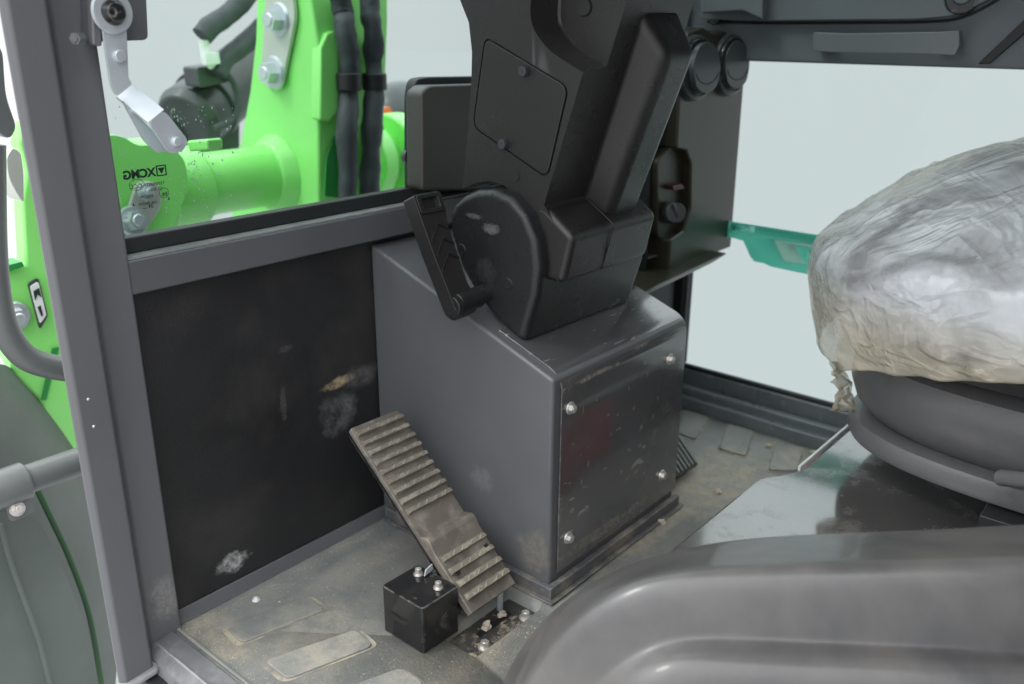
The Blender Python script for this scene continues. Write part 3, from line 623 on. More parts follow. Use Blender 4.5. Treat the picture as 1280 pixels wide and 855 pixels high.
for i, (x, y) in enumerate(((874, 85), (917, 81))):
    yy = YC-.001
    c = at(x, y, 1, yy-.018); nrm = V((-.06, -1, .06)).normalized()
    o = obj('air_vent', cyl(new(), c-nrm*.05, c, .078, .070, 48), 'vent', vc, bevel=.006)
    bm = cyl(new(), c-nrm*.002, c+nrm*.0035, .064, .063, 48)
    o1 = obj('vent_ring', bm, 'gloss', o, bevel=.001); ROOT[o1] = ROOT[o]
    xx, yy2 = frame(nrm); 
    bm = cyl(new(), c+nrm*.0025, c+nrm*.0055, .057, .055, 48)
    obj('vent_disc', bm, 'dark', o, bevel=.001)
    lx = V((1, 0, 0)); lx = (lx-nrm*lx.dot(nrm)).normalized(); lz = nrm.cross(lx); lz = lz if lz.z > 0 else -lz
    arcp = [c+nrm*.0058+lx*(.055*math.cos(t))+lz*(.055*math.sin(t)) for t in [math.radians(a) for a in range(-22, 203, 15)]]
    arcp += [c+nrm*.0058+lx*(.048*math.cos(t))+lz*(-.022+.028*math.sin(t)-.004) for t in [math.radians(a) for a in range(200, 345, 18)]]
    obj('vent_flap', prism(new(), arcp, nrm*(.016 if i == 0 else .006)), 'flap', o, bevel=.002, seg=2)
    top_ = c+nrm*(.0222 if i == 0 else .0122)
    for rad_, z_ in ((.046, -.006),):
        obj('louvre_gap', tube(new(), [c+nrm*(.0058+(.016 if i == 0 else .006))+lx*(rad_*math.cos(t))+lz*(z_+rad_*.62*math.sin(t)) for t in [math.radians(a) for a in range(190, 351, 16)]], .0012, 6), 'ringgap', o)
    obj('rim_gap', tube(new(), [c+nrm*.0045+lx*(.0595*math.cos(t))+lz*(.0595*math.sin(t)) for t in [math.radians(a) for a in range(0, 361, 12)]], .0015, 6), 'ringgap', o)
lip = [at(798, 368, 1, 1.0), at(806, 351, 1, 1.0), at(914, 313, 1, 1.0), at(909, 319, 1, 1.0), at(850, 350, 1, 1.0)]
obj('bottom_tray', prism(new(), [(1.62, 1.02, .425), (1.70, 1.01, .442), (2.03, 1.01, .456), (2.04, 1.012, .452), (1.98, 1.02, .438), (1.64, 1.03, .415)], (0, .10, .0)), 'olive', vc, bevel=.003)
obj('lower_cover', box(new(), 1.60, 2.02, 1.16, 1.298, .0, .43), 'dark', vc)
obj('top_hose_stub', cyl(new(), at(892, 24, 1, 1.10), at(915, 22, 1, 1.10), .014, .012, 16), 'gloss', vc, bevel=.003)

# grab handle and knob on the header
M['grip'] = mat('grip_plastic', (.13, .145, .152), .3, bump=.1)
gh = thing('grab_handle', 'grey moulded grab handle on the header over the side window', 'handle', at(1107, 55, 0, 2.05))
hp = fillet([at(x, y, 0, 2.02) for x, y in [(1019, 40), (1036, 41), (1060, 42), (1170, 40), (1197, 40), (1197, 56), (1192, 67), (1165, 67), (1040, 65), (1019, 63)]], .006, 3)
obj('grip', prism(new(), hp, (.016, 0, 0), (-.012, 0, 0)), 'grip', gh, bevel=.0075, seg=5)
obj('end_cap', prism(new(), fillet([at(x, y, 0, 2.006) for x, y in [(1160, 41), (1199, 38), (1199, 58), (1193, 69), (1160, 67)]], .005, 3), (.022, 0, 0)), 'grip', gh, bevel=.004)
for (xa_, xb_) in ((1020, 1038), (1170, 1196)):
    obj('mount', prism(new(), [at(x, y, 0, 2.033) for x, y in [(xa_, 41), (xb_, 41), (xb_, 64), (xa_, 62)]], (.03, 0, 0), (-.008, 0, 0)), 'grip', gh, bevel=.003)
kn = thing('header_knob', 'round black knob at the top edge of the header moulding', 'knob', at(1203, -2, 0, 2.03))
obj('base_ring', cyl(new(), at(1203, -3, 0, 2.044), at(1203, -3, 0, 2.030), .034, .031, 32), 'gloss', kn, bevel=.003)
obj('cap', cyl(new(), at(1203, -7, 0, 2.031), at(1203, -7, 0, 2.016), .021, .018, 32), 'header', kn, bevel=.003)

# ================================================================== BRAKE PEDAL
bp = thing('brake_pedal', 'dusty brown ribbed rubber foot pedal tilted over the floor recess', 'pedal', (.98, .878, .03))
p00 = at(585, 766, 2, .045); p10 = at(640, 730, 2, .045)
yb = (p00.y+p10.y)/2
q00 = at(437, 536, 1, 1.185); q10 = at(497, 512, 1, 1.185)
bl = V((p00.x, yb, .045)); br = V((p10.x, yb, .045)); tl_ = q00; tr_ = q10
def pf(u, v, h=0.):
    a = bl.lerp(br, u); b = tl_.lerp(tr_, u); p = a.lerp(b, v)
    n = (br-bl).cross(tl_-bl).normalized(); n = n if n.z > 0 else -n
    return p+n*h
PL = ((tl_+tr_)/2-(bl+br)/2).length
obj('backing_plate', prism(new(), fillet([pf(.02, .01, -.010), pf(.98, .01, -.010), pf(.98, .99, -.010), pf(.02, .99, -.010)], .008, 3), pf(0, 0, -.020)-pf(0, 0, -.010)), 'gloss', bp, bevel=.001)
pad = obj('rubber_pad', prism(new(), fillet([pf(0, 0, -.009), pf(1, 0, -.009), pf(1, .345, -.009), pf(1, 1, -.009), pf(0, 1, -.009), pf(0, .345, -.009)], .006, 3), pf(0, 0, 0)-pf(0, 0, -.009)), 'rubberped', bp, bevel=.002, seg=2)
# lower foot block sits higher, wedge ended
kb = new()
sec = [(-.01, -.004), (-.01, .009), (.30, .013), (.345, .019), (.37, .016), (.40, -.001)]
va = [kb.verts.new(pf(-.02, v, h)) for v, h in sec]; vb = [kb.verts.new(pf(1.02, v, h)) for v, h in sec]
kb.faces.new(va[::-1]); kb.faces.new(vb)
for i in range(len(sec)): kb.faces.new((va[i], va[(i+1) % len(sec)], vb[(i+1) % len(sec)], vb[i]))
obj('heel_block', kb, 'rubberped', bp, bevel=.002, seg=2)
def ribm(v, h0, hh, w=.020, u0=.07, u1=.98):
    bm = new(); s = [(v-.009, h0-.002), (v-.009, h0+hh), (v+.004, h0+hh*.8), (v+w, h0-.002)]
    s = [(v-.013, h0-.002), (v-.010, h0+hh), (v+.010, h0+hh*.85), (v+w, h0-.002)]
    a = [bm.verts.new(pf(u0, t, h)) for t, h in s]; b = [bm.verts.new(pf(u1, t, h)) for t, h in s]
    bm.faces.new(a[::-1]); bm.faces.new(b)
    for i in range(4): bm.faces.new((a[i], a[(i+1) % 4], b[(i+1) % 4], b[i]))
    # diagonal tread cuts raised as small lands
    return bm
for k in range(9):
    v = .955-k*.0545
    obj('rib', ribm(v, 0, .0105, .024, .04), 'pedrib', bp, bevel=.0008, seg=1)
for v in (.25, .185, .12, .055):
    obj('rib', ribm(v, .0105, .0105, .024, .04), 'pedrib', bp, bevel=.0008, seg=1)
scuff = new()
for k in list(range(9))+[-1, -2, -3, -4]:
    v = .955-k*.0545 if k >= 0 else (.25, .185, .12, .055)[-k-1]
    h = .0103 if k >= 0 else .0208
    for j in range(4):
        u = .2+j*.2+random.uniform(-.03, .03)
        prism(scuff, [pf(u, v-.006, h), pf(u+.025, v-.006, h), pf(u+.09, v+.010, h-.001), pf(u+.065, v+.010, h-.001)], pf(0, 0, .001)-pf(0, 0, 0))
so_ = obj('tread_marks', scuff, mat('pale_tread', (.36, .33, .27), .8, var=.2, vscale=60), bp); so_['kind'] = 'stuff'
for (u, v) in ((.12, .17), (.86, .20)):
    obj('hole', prism(new(), [pf(u-.03, v-.012, .0178), pf(u+.05, v-.012, .0178), pf(u+.05, v+.012, .0178), pf(u-.03, v+.012, .0178)], pf(0, 0, .0006)-pf(0, 0, 0)), 'dark', bp)
obj('pedal_arm', prism(new(), [pf(.05, .30, -.012), pf(.05, .36, -.012), pf(.05, .16, -.060), pf(.05, .08, -.060)], (.02, 0, 0)), 'grey', bp, bevel=.002)
obj('pedal_arm', prism(new(), [pf(.75, .30, -.012), pf(.75, .36, -.012), pf(.75, .14, -.055), pf(.75, .08, -.055)], (.02, 0, 0)), 'grey', bp, bevel=.002)
pivp = at(625, 752, 2, .0)
obj('stop_stud', cyl(new(), V((pivp.x, pivp.y, -.02)), V((pivp.x, pivp.y, .035)), .006, None, 14), 'zinc', bp)

pb_ = thing('pedal_valve_box', 'glossy black dented metal box beside the foot pedal', 'box', (.885, .955, 0))
obj('casing', prism(new(), fillet([(.842, .906, 0), (.927, .904, 0), (.927, 1.004, 0), (.842, 1.006, 0)], .006, 3), (0, 0, .092)), 'gloss', pb_, bevel=.008, seg=3)
for i, (x, y) in enumerate(((523, 717), (548, 734))):
    q = at(x, y, 2, .094); bolt(q, (0, 0, 1), .006, pb_, h=.009, hexa=False)
q = at(536, 718, 2, .094); obj('clip', prism(new(), [q+V((-.010, 0, 0)), q+V((.012, 0, .004)), q+V((.010, 0, .016)), q+V((-.006, 0, .012))], (0, .003, 0)), 'zinc', pb_, bevel=.001)

rp = thing('recess_plate', 'dark sandy recessed plate under the foot pedal', 'plate', (.98, .875, -.022))
obj('plate', box(new(), .894, 1.071, .836, .914, -.0218, -.017), mat('sandy_dark_steel', (.035, .034, .033), .5, dirt=[((.40, .34, .25), 60, .55, .62, .9), ((.10, .09, .075), 12, .4, .6, .7)]), rp)
for (x, y) in ((606, 806), (657, 769)):
    q = at(x, y, 2, -.012); bolt(V((q.x, q.y, -.017)), (0, 0, 1), .0085, rp, h=.010)
obj('slot', prism(new(), [at(x, y, 2, -.0168) for x, y in [(595, 793), (600, 797), (640, 768), (635, 764)]], (0, 0, .0004)), 'dark', rp)

# accelerator pedal beyond the pedestal
ap = thing('accelerator_pedal', 'small black ribbed pedal on the floor behind the pedestal', 'pedal', at(855, 580, 2, .02))
AP = [at(873, 580, 2, .02), at(838, 601, 2, .02), at(812, 560, 2, .07), at(846, 540, 2, .07)]
apn = (AP[1]-AP[0]).cross(AP[3]-AP[0]).normalized(); apn = apn if apn.z > 0 else -apn
obj('pad', prism(new(), AP, -apn*.012), 'dark', ap, bevel=.001)
for k in range(8):
    t = .03+k*.125
    a = AP[0].lerp(AP[1], t); b = AP[0].lerp(AP[1], t+.06); c = AP[3].lerp(AP[2], t+.06); d_ = AP[3].lerp(AP[2], t)
    obj('rib', prism(new(), [a.lerp(d_, .05), b.lerp(c, .05), c, d_], apn*.005), mat('pedal_rib_grey', (.16, .16, .15), .5) if k == 0 else bpy.data.materials['pedal_rib_grey'], ap)

# floor mat pads, screw, grit, pebbles
pads = [[(282, 785), (302, 806), (407, 764), (385, 748)], [(331, 828), (359, 851), (467, 809), (445, 789)], [(445, 857), (501, 837), (531, 857), (480, 880)],
        [(855, 513), (884, 522), (870, 551), (847, 543)], [(911, 531), (942, 541), (932, 572), (898, 562)], [(970, 552), (1004, 562), (996, 590), (960, 589)]]
fm = thing('mat_pads', 'raised rectangular pads moulded into the floor mat', None, (1.2, .9, 0), kind='structure')
for q in pads:
    obj('dust_border', prism(new(), fillet([c_ for c_ in (lambda P, m_: [m_+(p-m_)*1.12 for p in P])(ats(q, 2, 0), sum(ats(q, 2, 0), V())/4)], .016, 4), (0, 0, .0006), (0, 0, .0003)), 'dustline', fm)
    obj('raised_pad', prism(new(), fillet(ats(q, 2, 0), .012, 4), (0, 0, .0050), (0, 0, .0002)), 'mat', fm, bevel=.0018, seg=2)
obj('mat_edge_strip', prism(new(), [(.603, 1.28, .0005), (.603, -.7, .0005), (.609, -.7, .0005), (.609, 1.28, .0005)], (0, 0, .006)), 'mat', fm, bevel=.002)
fs = bolt(at(320, 750, 2, 0), (0, 0, 1), .005, None, h=.004, name='floor_screw', m='white'); tag(fs, 'pale round screw head alone on the floor mat near the front wall', 'screw')
peb = [((827, 652), .0085, 'pale pebble on the sandy floor near the pedestal corner'), ((899, 614), .008, 'pale pebble in the sand right of the pedestal'), ((948, 534), .009, 'largest pale pebble beside the middle raised pad'),
       ((993, 549), .009, 'pale pebble above the farthest right raised pad'), ((961, 557), .008, 'pale pebble left of the farthest right raised pad'), ((1018, 565), .009, 'pale pebble beside the platform edging'),
       ((609, 782), .010, 'sandy lump in the recess slot, left one'), ((628, 768), .009, 'sandy lump in the recess slot, right one'), ((349, 752), .003, 'tiny pale crumb right of the floor screw')]
for (x, y), r, lab in peb:
    z = 0 if x not in (609, 628) else -.0165
    c = at(x, y, 2, z+r*.6); bm = new()
    bmesh.ops.create_icosphere(bm, subdivisions=2, radius=r, matrix=Matrix.Translation(c) @ Matrix.Diagonal((1, .85, .65, 1)))
    for v in bm.verts: v.co += (v.co-c)*noise.noise(v.co*130)*.9
    o = obj('pebble', bm, 'stone', org=V((c.x, c.y, z)), smooth=25); tag(o, lab, 'pebble', 'crumbs and pebbles on the floor')
gr = new(); rnd = random.Random(11)
def grain(x, y, z, r):
    p = V((x, y, z+r*.4)); vs = [gr.verts.new(p+V((rnd.uniform(-1, 1), rnd.uniform(-1, 1), rnd.uniform(-.6, .9)))*r) for _ in range(4)]
    for f in ((0, 1, 2), (0, 1, 3), (1, 2, 3), (0, 2, 3)): gr.faces.new([vs[i] for i in f])
for i in range(5200):
    k = rnd.random()
    if k < .30: x, y = rnd.uniform(.61, 1.07), rnd.uniform(.60, 1.27)
    elif k < .55: x, y = rnd.gauss(1.6, .25), .80-abs(rnd.gauss(0, .08))
    elif k < .68: x, y = rnd.uniform(.61, 1.06), 1.272-abs(rnd.gauss(0, .012))
    elif k < .80: x, y = rnd.gauss(1.72, .12), rnd.gauss(.85, .10)
    elif k < .9: x, y = rnd.uniform(.9, 1.06), rnd.uniform(.77, .833)
    else: x, y = .612+abs(rnd.gauss(0, .015)), rnd.uniform(.8, 1.27)
    if 1.08 < x < 1.56 and y > .82: continue
    if .835 < x < .935 and .9 < y < 1.01: continue
    if .89 < x < 1.075 and .832 < y < .917: continue
    if x > 2.02 or x < .6: continue
    grain(x, y, 0.0, rnd.choice((.0007, .001, .001, .0014)))
for i in range(260):
    grain(rnd.uniform(.90, 1.065), rnd.gauss(.850, .010), -.0168, rnd.choice((.0007, .001, .0013)))
g = obj('sand_grit', gr, mat('sand_grains', (.50, .43, .32), .9, var=.3, vscale=200)); tag(g, 'fine sandy grit scattered over the floor', 'sand', kind='stuff')

# ================================================================== SEAT PLATFORM AND SEAT
sp_ = thing('seat_platform', 'glossy dark dusty platform under the driver seat', 'platform', (1.6, .2, 0))
zp = .19
fr_ = [at(780, 730, 2, zp), at(845, 680, 2, zp), at(948, 597, 2, zp), at(966, 592, 2, zp), at(1000, 589, 2, zp), at(1070, 534, 2, zp)]
yA = .62
pf_ = [V((1.02, .614, zp)), V((1.455, .614, zp)), V((1.495, .585, zp)), V((1.535, .566, zp)), V((2.02, .566, zp)), V((2.02, -.75, zp)), V((1.02, -.75, zp))]
obj('deck', prism(new(), fillet(pf_, .02, 4), (0, 0, -.188)), 'platform', sp_, bevel=.006, seg=3)
obj('edging', prism(new(), [(1.535, .5675, zp-.004), (2.02, .5665, zp-.004), (2.02, .573, zp-.004), (1.535, .573, zp-.004)], (0, 0, .011)), 'white', sp_, bevel=.002)
rt = thing('red_panel', 'red panel low on the platform front, seen mirrored in the black cover plate', 'panel', (1.45, .6155, .03))
pfp = [(1.36, .6142), (1.450, .6142), (1.497, .5872), (1.537, .5745), (1.66, .5745)]
obj('panel_face', prism(new(), [(x, y, .02) for x, y in pfp]+[(x, y+.0016, .02) for x, y in pfp[::-1]], (0, 0, .153)), 'redcase', rt)
seat = thing('driver_seat', 'driver seat on a black suspension base wrapped in clear plastic', 'seat', (1.7, .15, zp))
def slab(bm, cx, cy, hx, hy, prof_, n=5., seg=96, rot=0.):
    """rounded-plan slab: prof_ = [(inset, z)]"""
    rings = []
    for ins, z in prof_:
        r = []
        for k in range(seg):
            t = 2*math.pi*k/seg; c, s = math.cos(t), math.sin(t)
            x = math.copysign(abs(c)**(2/n), c)*(hx-ins); y = math.copysign(abs(s)**(2/n), s)*(hy-ins)
            r.append(bm.verts.new((cx+x*math.cos(rot)-y*math.sin(rot), cy+x*math.sin(rot)+y*math.cos(rot), z)))
        rings.append(r)
    for a, b in zip(rings, rings[1:]):
        for k in range(seg): bm.faces.new((a[k], a[(k+1) % seg], b[(k+1) % seg], b[k]))
    bm.faces.new(rings[0][::-1]); bm.faces.new(rings[-1])
    return bm
SX, SY = 1.80, .10
obj('lower_ring', slab(new(), SX, SY, .33, .44, [(.03, .268), (.004, .270), (0, .278), (0, .300), (.004, .308), (.03, .311)], 3.2), 'seatshell', seat)
obj('suspension_shell', slab(new(), SX, SY, .335, .445, [(.06, .300), (.035, .318), (.012, .345), (0, .38), (0, .41), (.012, .435), (.05, .452)], 3.2), 'seatshell', seat)
obj('seat_pan', slab(new(), SX, SY, .33, .43, [(.05, .455), (.0, .462), (0, .482), (.02, .50)], 3.5), 'plastic', seat)
obj('pan_lip', slab(new(), SX, SY, .34, .44, [(.05, .495), (.0, .502), (0, .545), (.03, .56)], 3.5), 'seatshell', seat)
obj('slide_rail', box(new(), 1.44, 1.52, -.3, .235, .205, .262), 'seal', seat, bevel=.003)
obj('slide_lever', cyl(new(), at(1250, 597, 0, 1.44), at(1300, 603, 0, 1.40), .013), 'seatshell', seat, bevel=.002)
obj('cushion', slab(new(), SX-.04, SY+.03, .44, .44, [(.06, .52), (.03, .56), (.02, .62), (.035, .665), (.07, .695), (.14, .745), (.25, .785)], 3.4, 64), 'fabric', seat)
# wrinkled film cover
fc = new(); CX, CY = SX-.04, SY+.03; SEG = 320
prof_f = []
def fz(t): return t
rings = []
NP = 90
for j in range(NP):
    t = j/(NP-1); r = []
    for k in range(SEG):
        a = 2*math.pi*k/SEG; c, s = math.cos(a), math.sin(a); n = 3.0
        ux = math.copysign(abs(c)**(2/n), c); uy = math.copysign(abs(s)**(2/n), s)
        if t < .45:      # side going up
            q = t/.45; ins = .022*(1-q)**2+.012; z = .475+.205*q
            ins += -.012*math.sin(q*2.4)
            if q > .8: ins += (q-.8)**2*.6
        else:
            q = (t-.45)/.55; ins = .036+.42*q**1.15; z = .68+.150*math.sin(min(1, q*1.15)*math.pi/2)
        x = CX+ux*max(.0, .485-ins); y = CY+uy*max(0., .480-ins)
        rear = max(0., min(1., (.47-y)/.42))
        hem = .014*noise.noise(V((ux*2.2, uy*2.2, 3)))+.006*noise.noise(V((ux*9, uy*9, 3)))
        if t < .35: z += (hem+.105*rear**.8-.02*max(0, ux*-1)*max(0, uy))*(1-t/.35)
        p = V((x, y, z)); p.z += .03*rear*min(1, t/.4)
        rn = V((ux, uy, 0)).normalized() if (ux or uy) else V((0, 0, 1))
        up_ = min(1, max(0, (t-.35)/.25)); nr = (rn*(1-up_)+V((0, 0, 1))*up_).normalized()
        g1 = p.x*.80+p.y*.60; g2 = -p.x*.60+p.y*.80
        wob = noise.noise(p*3.5)*.35
        def ridge(v_, k): return max(0., 1-abs(v_)*k)
        f1 = ridge(noise.noise(V((g1*1.1, g2*3.4+wob*2, p.z*2.5))), 6.)
        f2 = ridge(noise.noise(V((g1*4+wob*3+9, g2*1.4, p.z*3+4))), 8.)
        f3 = ridge(noise.noise(V((p.x*19+wob*6, p.y*17+3, p.z*23))), 5.)
        lo_ = noise.noise(p*6+V((4, 4, 4)))
        p += nr*(.012*lo_+.007*f1**1.3+.0045*f2**1.6+.0006*f3)
        r.append(fc.verts.new(p))
    rings.append(r)
for a, b in zip(rings, rings[1:]):
    for k in range(SEG): fc.faces.new((a[k], a[(k+1) % SEG], b[(k+1) % SEG], b[k]))
fc.faces.new(rings[-1])
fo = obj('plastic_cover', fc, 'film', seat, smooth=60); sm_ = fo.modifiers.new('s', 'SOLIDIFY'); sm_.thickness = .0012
# crumpled tail of the wrap hanging at the shell
tw = new(); rows = []
for j in range(16):
    t = j/15; row = []
    for k in range(10):
        u = k/9
        p = at(1036+10*math.sin(t*3)+(12+t*14)*u, 452+62*t, 0, 1.56+.05*u)
        p += V((-.012, .012, 0))*noise.noise(V((u*4, t*6, 1)))*1.5+V((.008, 0, .004))*noise.noise(V((u*9, t*12, 5)))
        row.append(p)
    rows.append(row)
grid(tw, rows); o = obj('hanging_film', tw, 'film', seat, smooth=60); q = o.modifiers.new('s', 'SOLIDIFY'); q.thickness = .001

# ================================================================== FOREGROUND SIDE CONSOLE
NH = V((math.sin(AZ), math.cos(AZ), 0))
def atd(x, y, d_): return atn(x, y, NH, d_)
fcn = thing('side_console', 'smooth grey steel side console with rounded ridge in the near foreground', 'console', (.95, .2, 0))
R0_ = [(1400, 650), (1285, 653), (1180, 660), (1080, 664), (980, 668), (920, 673), (870, 681), (820, 694), (770, 714), (725, 745), (690, 782), (665, 825), (648, 875), (638, 940)]
R1_ = [(1400, 692), (1285, 694), (1180, 698), (1080, 701), (980, 704), (920, 706), (870, 709), (830, 714), (790, 727), (752, 752), (718, 786), (690, 830), (668, 878), (655, 940)]
R2_ = [(1400, 712), (1285, 714), (1180, 717), (1080, 719), (980, 720), (920, 722), (875, 725), (838, 732), (805, 744), (770, 766), (738, 797), (712, 838), (690, 885), (676, 945)]
R3_ = [(1400, 822), (1285, 818), (1180, 812), (1080, 807), (980, 803), (925, 800), (885, 799), (850, 801), (820, 808), (790, 824), (765, 845), (742, 872), (722, 910), (706, 960)]
R4_ = [(1400, 832), (1285, 828), (1180, 822), (1080, 818), (980, 814), (925, 812), (888, 811), (855, 814), (828, 821), (800, 836), (778, 855), (756, 882), (738, 918), (722, 965)]
R5_ = [(1400, 842), (1285, 840), (1180, 836), (1080, 832), (980, 829), (925, 828), (895, 828), (866, 832), (842, 840), (818, 853), (797, 872), (776, 898), (758, 930), (742, 970)]
R6_ = [(1400, 1000), (1285, 1000), (1180, 990), (1080, 985), (980, 980), (930, 978), (905, 977), (880, 978), (862, 982), (842, 988), (824, 996), (806, 1006), (790, 1020), (776, 1040)]
def ext(rw_, k): return [(x, y) if i < 7 else (x-(i-6)*k, y) for i, (x, y) in enumerate(rw_)]
R0_, R1_, R2_ = ext(R0_, 5), ext(R1_, 4.5), ext(R2_, 3.5); R3_, R4_, R5_ = ext(R3_, 2), ext(R4_, 2), ext(R5_, 2)
R2_ = [(a[0]*.45+b_[0]*.55, a[1]*.45+b_[1]*.55) for a, b_ in zip(R1_, R2_)]
rows = [[atd(x, y, .98)+V((0, 0, -.35)) for x, y in R0_], [atd(x, y, .98) for x, y in R0_], [atd(x, y, .845) for x, y in R1_], [atd(x, y, .825) for x, y in R2_],
        [atd(x, y, .80) for x, y in R3_], [atd(x, y, .785) for x, y in R4_], [atd(x, y, .76) for x, y in R5_], [atd(x, y, .72) for x, y in R6_]]
rows[0] = [V((p.x, p.y, .02)) for p in rows[0]]
rows.insert(2, [a.lerp(b_, .88) for a, b_ in zip(rows[1], rows[2])])
rows.insert(2, [a.lerp(b_, .10) for a, b_ in zip(rows[1], rows[2])])
rows.insert(6, [a.lerp(b_, .92) for a, b_ in zip(rows[5], rows[6])])
rows.insert(1, [a.lerp(b_, .97) for a, b_ in zip(rows[0], rows[1])])
bmc = new(); grid(bmc, rows)
obj('moulded_panel', bmc, 'console', fcn, subsurf=2)

# ================================================================== OUTSIDE: loader front seen through the glass
XB = 1.49
boom = thing('loader_boom', 'light green upright steel plate of the loader boom', 'loader boom', (1.6, 2.2, .3))
bp_ = [at(x, y, 0, XB) for x, y in [(322, -60), (319, 49), (312, 112), (298, 190), (285, 300), (398, 330), (398, 60), (392, 20), (380, -60)]]
obj('boom_plate', prism(new(), bp_, (.20, 0, 0)), 'green', boom, bevel=.008)
YB = at(398, 150, 0, XB).y
obj('stiffener', prism(new(), [at(x, y, 1, YB-.03) for x, y in [(409, 41), (418, 38), (424, 48), (424, 140), (412, 152), (400, 150), (401, 60)]], (0, .04, 0)), 'green', boom, bevel=.006)
obj('side_flange', prism(new(), [at(x, y, 1, YB-.02) for x, y in [(462, -60), (484, -60), (485, 25), (476, 260), (461, 260), (468, 30)]], (0, .05, 0)), 'green', boom, bevel=.005)
obj('window_slot', prism(new(), [at(x, y, 1, YB-.002) for x, y in [(408, 200), (418, 170), (440, 180), (440, 250), (406, 245)]], (0, .004, 0)), mat('deep_green', (.02, .25, .05), .4), boom)
pinp = thing('pin_plate', 'pale rounded retaining plate bolted on the green boom', 'plate', at(352, 55, 0, XB-.01))
pp = [at(x, y, 0, XB-.004) for x, y in [(338, -30), (366, -30), (374, 20), (356, 108), (341, 112), (331, 100), (331, 80)]]
obj('plate', prism(new(), fillet(pp, .03, 5), (-.012, 0, 0)), 'pale', pinp, bevel=.003)
for (x, y) in ((349, 25), (343, 91)):
    bolt(at(x, y, 0, XB-.016), (-1, 0, 0), .030, pinp, h=.028, m='zinc')
ct = thing('cross_tube', 'light green cross tube with ringed flanges between boom plates', 'tube', at(300, 225, 0, 1.2))
tcc = at(345, 218, 0, XB)
def tx(x, r, x2, m='green', nm='tube'): return obj(nm, cyl(new(), (x, tcc.y, tcc.z), (x2, tcc.y, tcc.z), r, None, 48), m, ct, bevel=min(.01, abs(x2-x)*.3))
tx(.98, .083, XB+.01)
obj('weld_collar', cyl(new(), (XB-.04, tcc.y, tcc.z), (XB+.005, tcc.y, tcc.z), .09, .118, 48), 'green', ct, bevel=.01)
tx(1.11, .105, 1.24, nm='flange'); tx(1.02, .135, 1.12, nm='flange'); tx(.97, .115, 1.02, nm='flange'); tx(.84, .150, .97, nm='flange')
tx(XB+.2, .083, 2.1); tx(1.80, .115, 1.86, nm='flange'); tx(1.90, .14, 1.98, nm='flange')
lug = [at(x, y, 0, 1.10) for x, y in [(232, 176), (259, 174), (260, 188), (236, 190)]]
obj('lug', prism(new(), lug, (.04, 0, 0)), 'green', ct, bevel=.006)
br_ = thing('pivot_bracket', 'light green cast bracket with an oval hole beyond the pillar', 'bracket', at(150, 230, 1, 2.0))
pb2 = fillet([at(x, y, 1, 2.0) for x, y in [(100, 175), (140, 168), (156, 171), (172, 182), (192, 180), (215, 182), (232, 200), (236, 230), (226, 262), (205, 300), (100, 320)]], .02, 4)
brk = obj('casting', prism(new(), pb2, (0, .06, 0)), 'green', br_, bevel=.01)
boolean(brk, prism(new(), [at(147+9*math.cos(t), 212+24*math.sin(t), 1, 1.9) for t in [2*math.pi*k/20 for k in range(20)]], (0, .3, 0)))
obj('retainer', prism(new(), fillet([at(x, y, 1, 1.985) for x, y in [(160, 262), (172, 226), (200, 228), (203, 258), (178, 296), (150, 300)]], .02, 4), (0, .012, 0)), 'pale', br_, bevel=.003)
bolt(at(166, 276, 1, 1.98), (0, -1, .2), .024, br_, h=.025, m='zinc')
bolt(at(183, 240, 1, 1.98), (0, -1, .2), .014, br_, h=.014, m='zinc')
cy_ = thing('hydraulic_cylinder', 'black hydraulic cylinder leaning behind the green boom', 'cylinder', at(260, 130, 1, 2.6))
obj('barrel', cyl(new(), at(345, 60, 1, 2.75), at(236, 150, 1, 2.6), .105, None, 40), 'black', cy_, bevel=.02)
obj('end_cap', cyl(new(), at(239, 148, 1, 2.6), at(229, 156, 1, 2.585), .112, .09, 40), 'black', cy_, bevel=.012)
obj('gland_ring', cyl(new(), at(262, 128, 1, 2.63), at(256, 133, 1, 2.62), .112, None, 40), 'black', cy_, bevel=.006)
obj('port_block', prism(new(), fillet([at(x, y, 1, 2.48) for x, y in [(246, 84), (280, 80), (288, 102), (250, 110)]], .01, 3), (0, .08, 0)), 'black', cy_, bevel=.01)
obj('thin_line', tube(new(), [at(x, y, 1, 2.46) for x, y in [(276, 84), (292, 104), (298, 130), (290, 150), (268, 160)]], .010, 8), 'hose', cy_)
obj('lower_link', prism(new(), fillet([at(x, y, 1, 2.6) for x, y in [(214, 140), (235, 120), (300, 150), (300, 190), (283, 190), (262, 215), (222, 178)]], .02, 3), (0, .08, 0)), 'black', cy_, bevel=.01)
obj('rod', cyl(new(), at(176, 190, 1, 2.7), at(225, 140, 1, 2.7), .022), 'zinc', cy_)
obj('fitting', tube(new(), [at(266, 82, 1, 2.45), at(258, 72, 1, 2.45), at(255, 50, 1, 2.45)], .015, 10), 'white', cy_)
obj('fitting', cyl(new(), at(262, 66, 1, 2.44), at(264, 80, 1, 2.44), .026, None, 6), 'white', cy_)
for k, pts_ in enumerate(([(253, 45), (262, 34), (285, 18), (300, 4), (325, -25)], [(272, 92), (282, 74), (300, 60), (318, 44), (340, 20)])):
    o = obj('hydraulic_hose', tube(new(), [at(x, y, 1, 2.45) for x, y in pts_], .030, 14, .12), 'hose', org=at(*pts_[0], 1, 2.45))
    tag(o, ['dark sleeved hose crossing the top of the windscreen', 'dark sleeved hose running up behind the boom from the cylinder'][k], 'hose', 'hydraulic hoses')
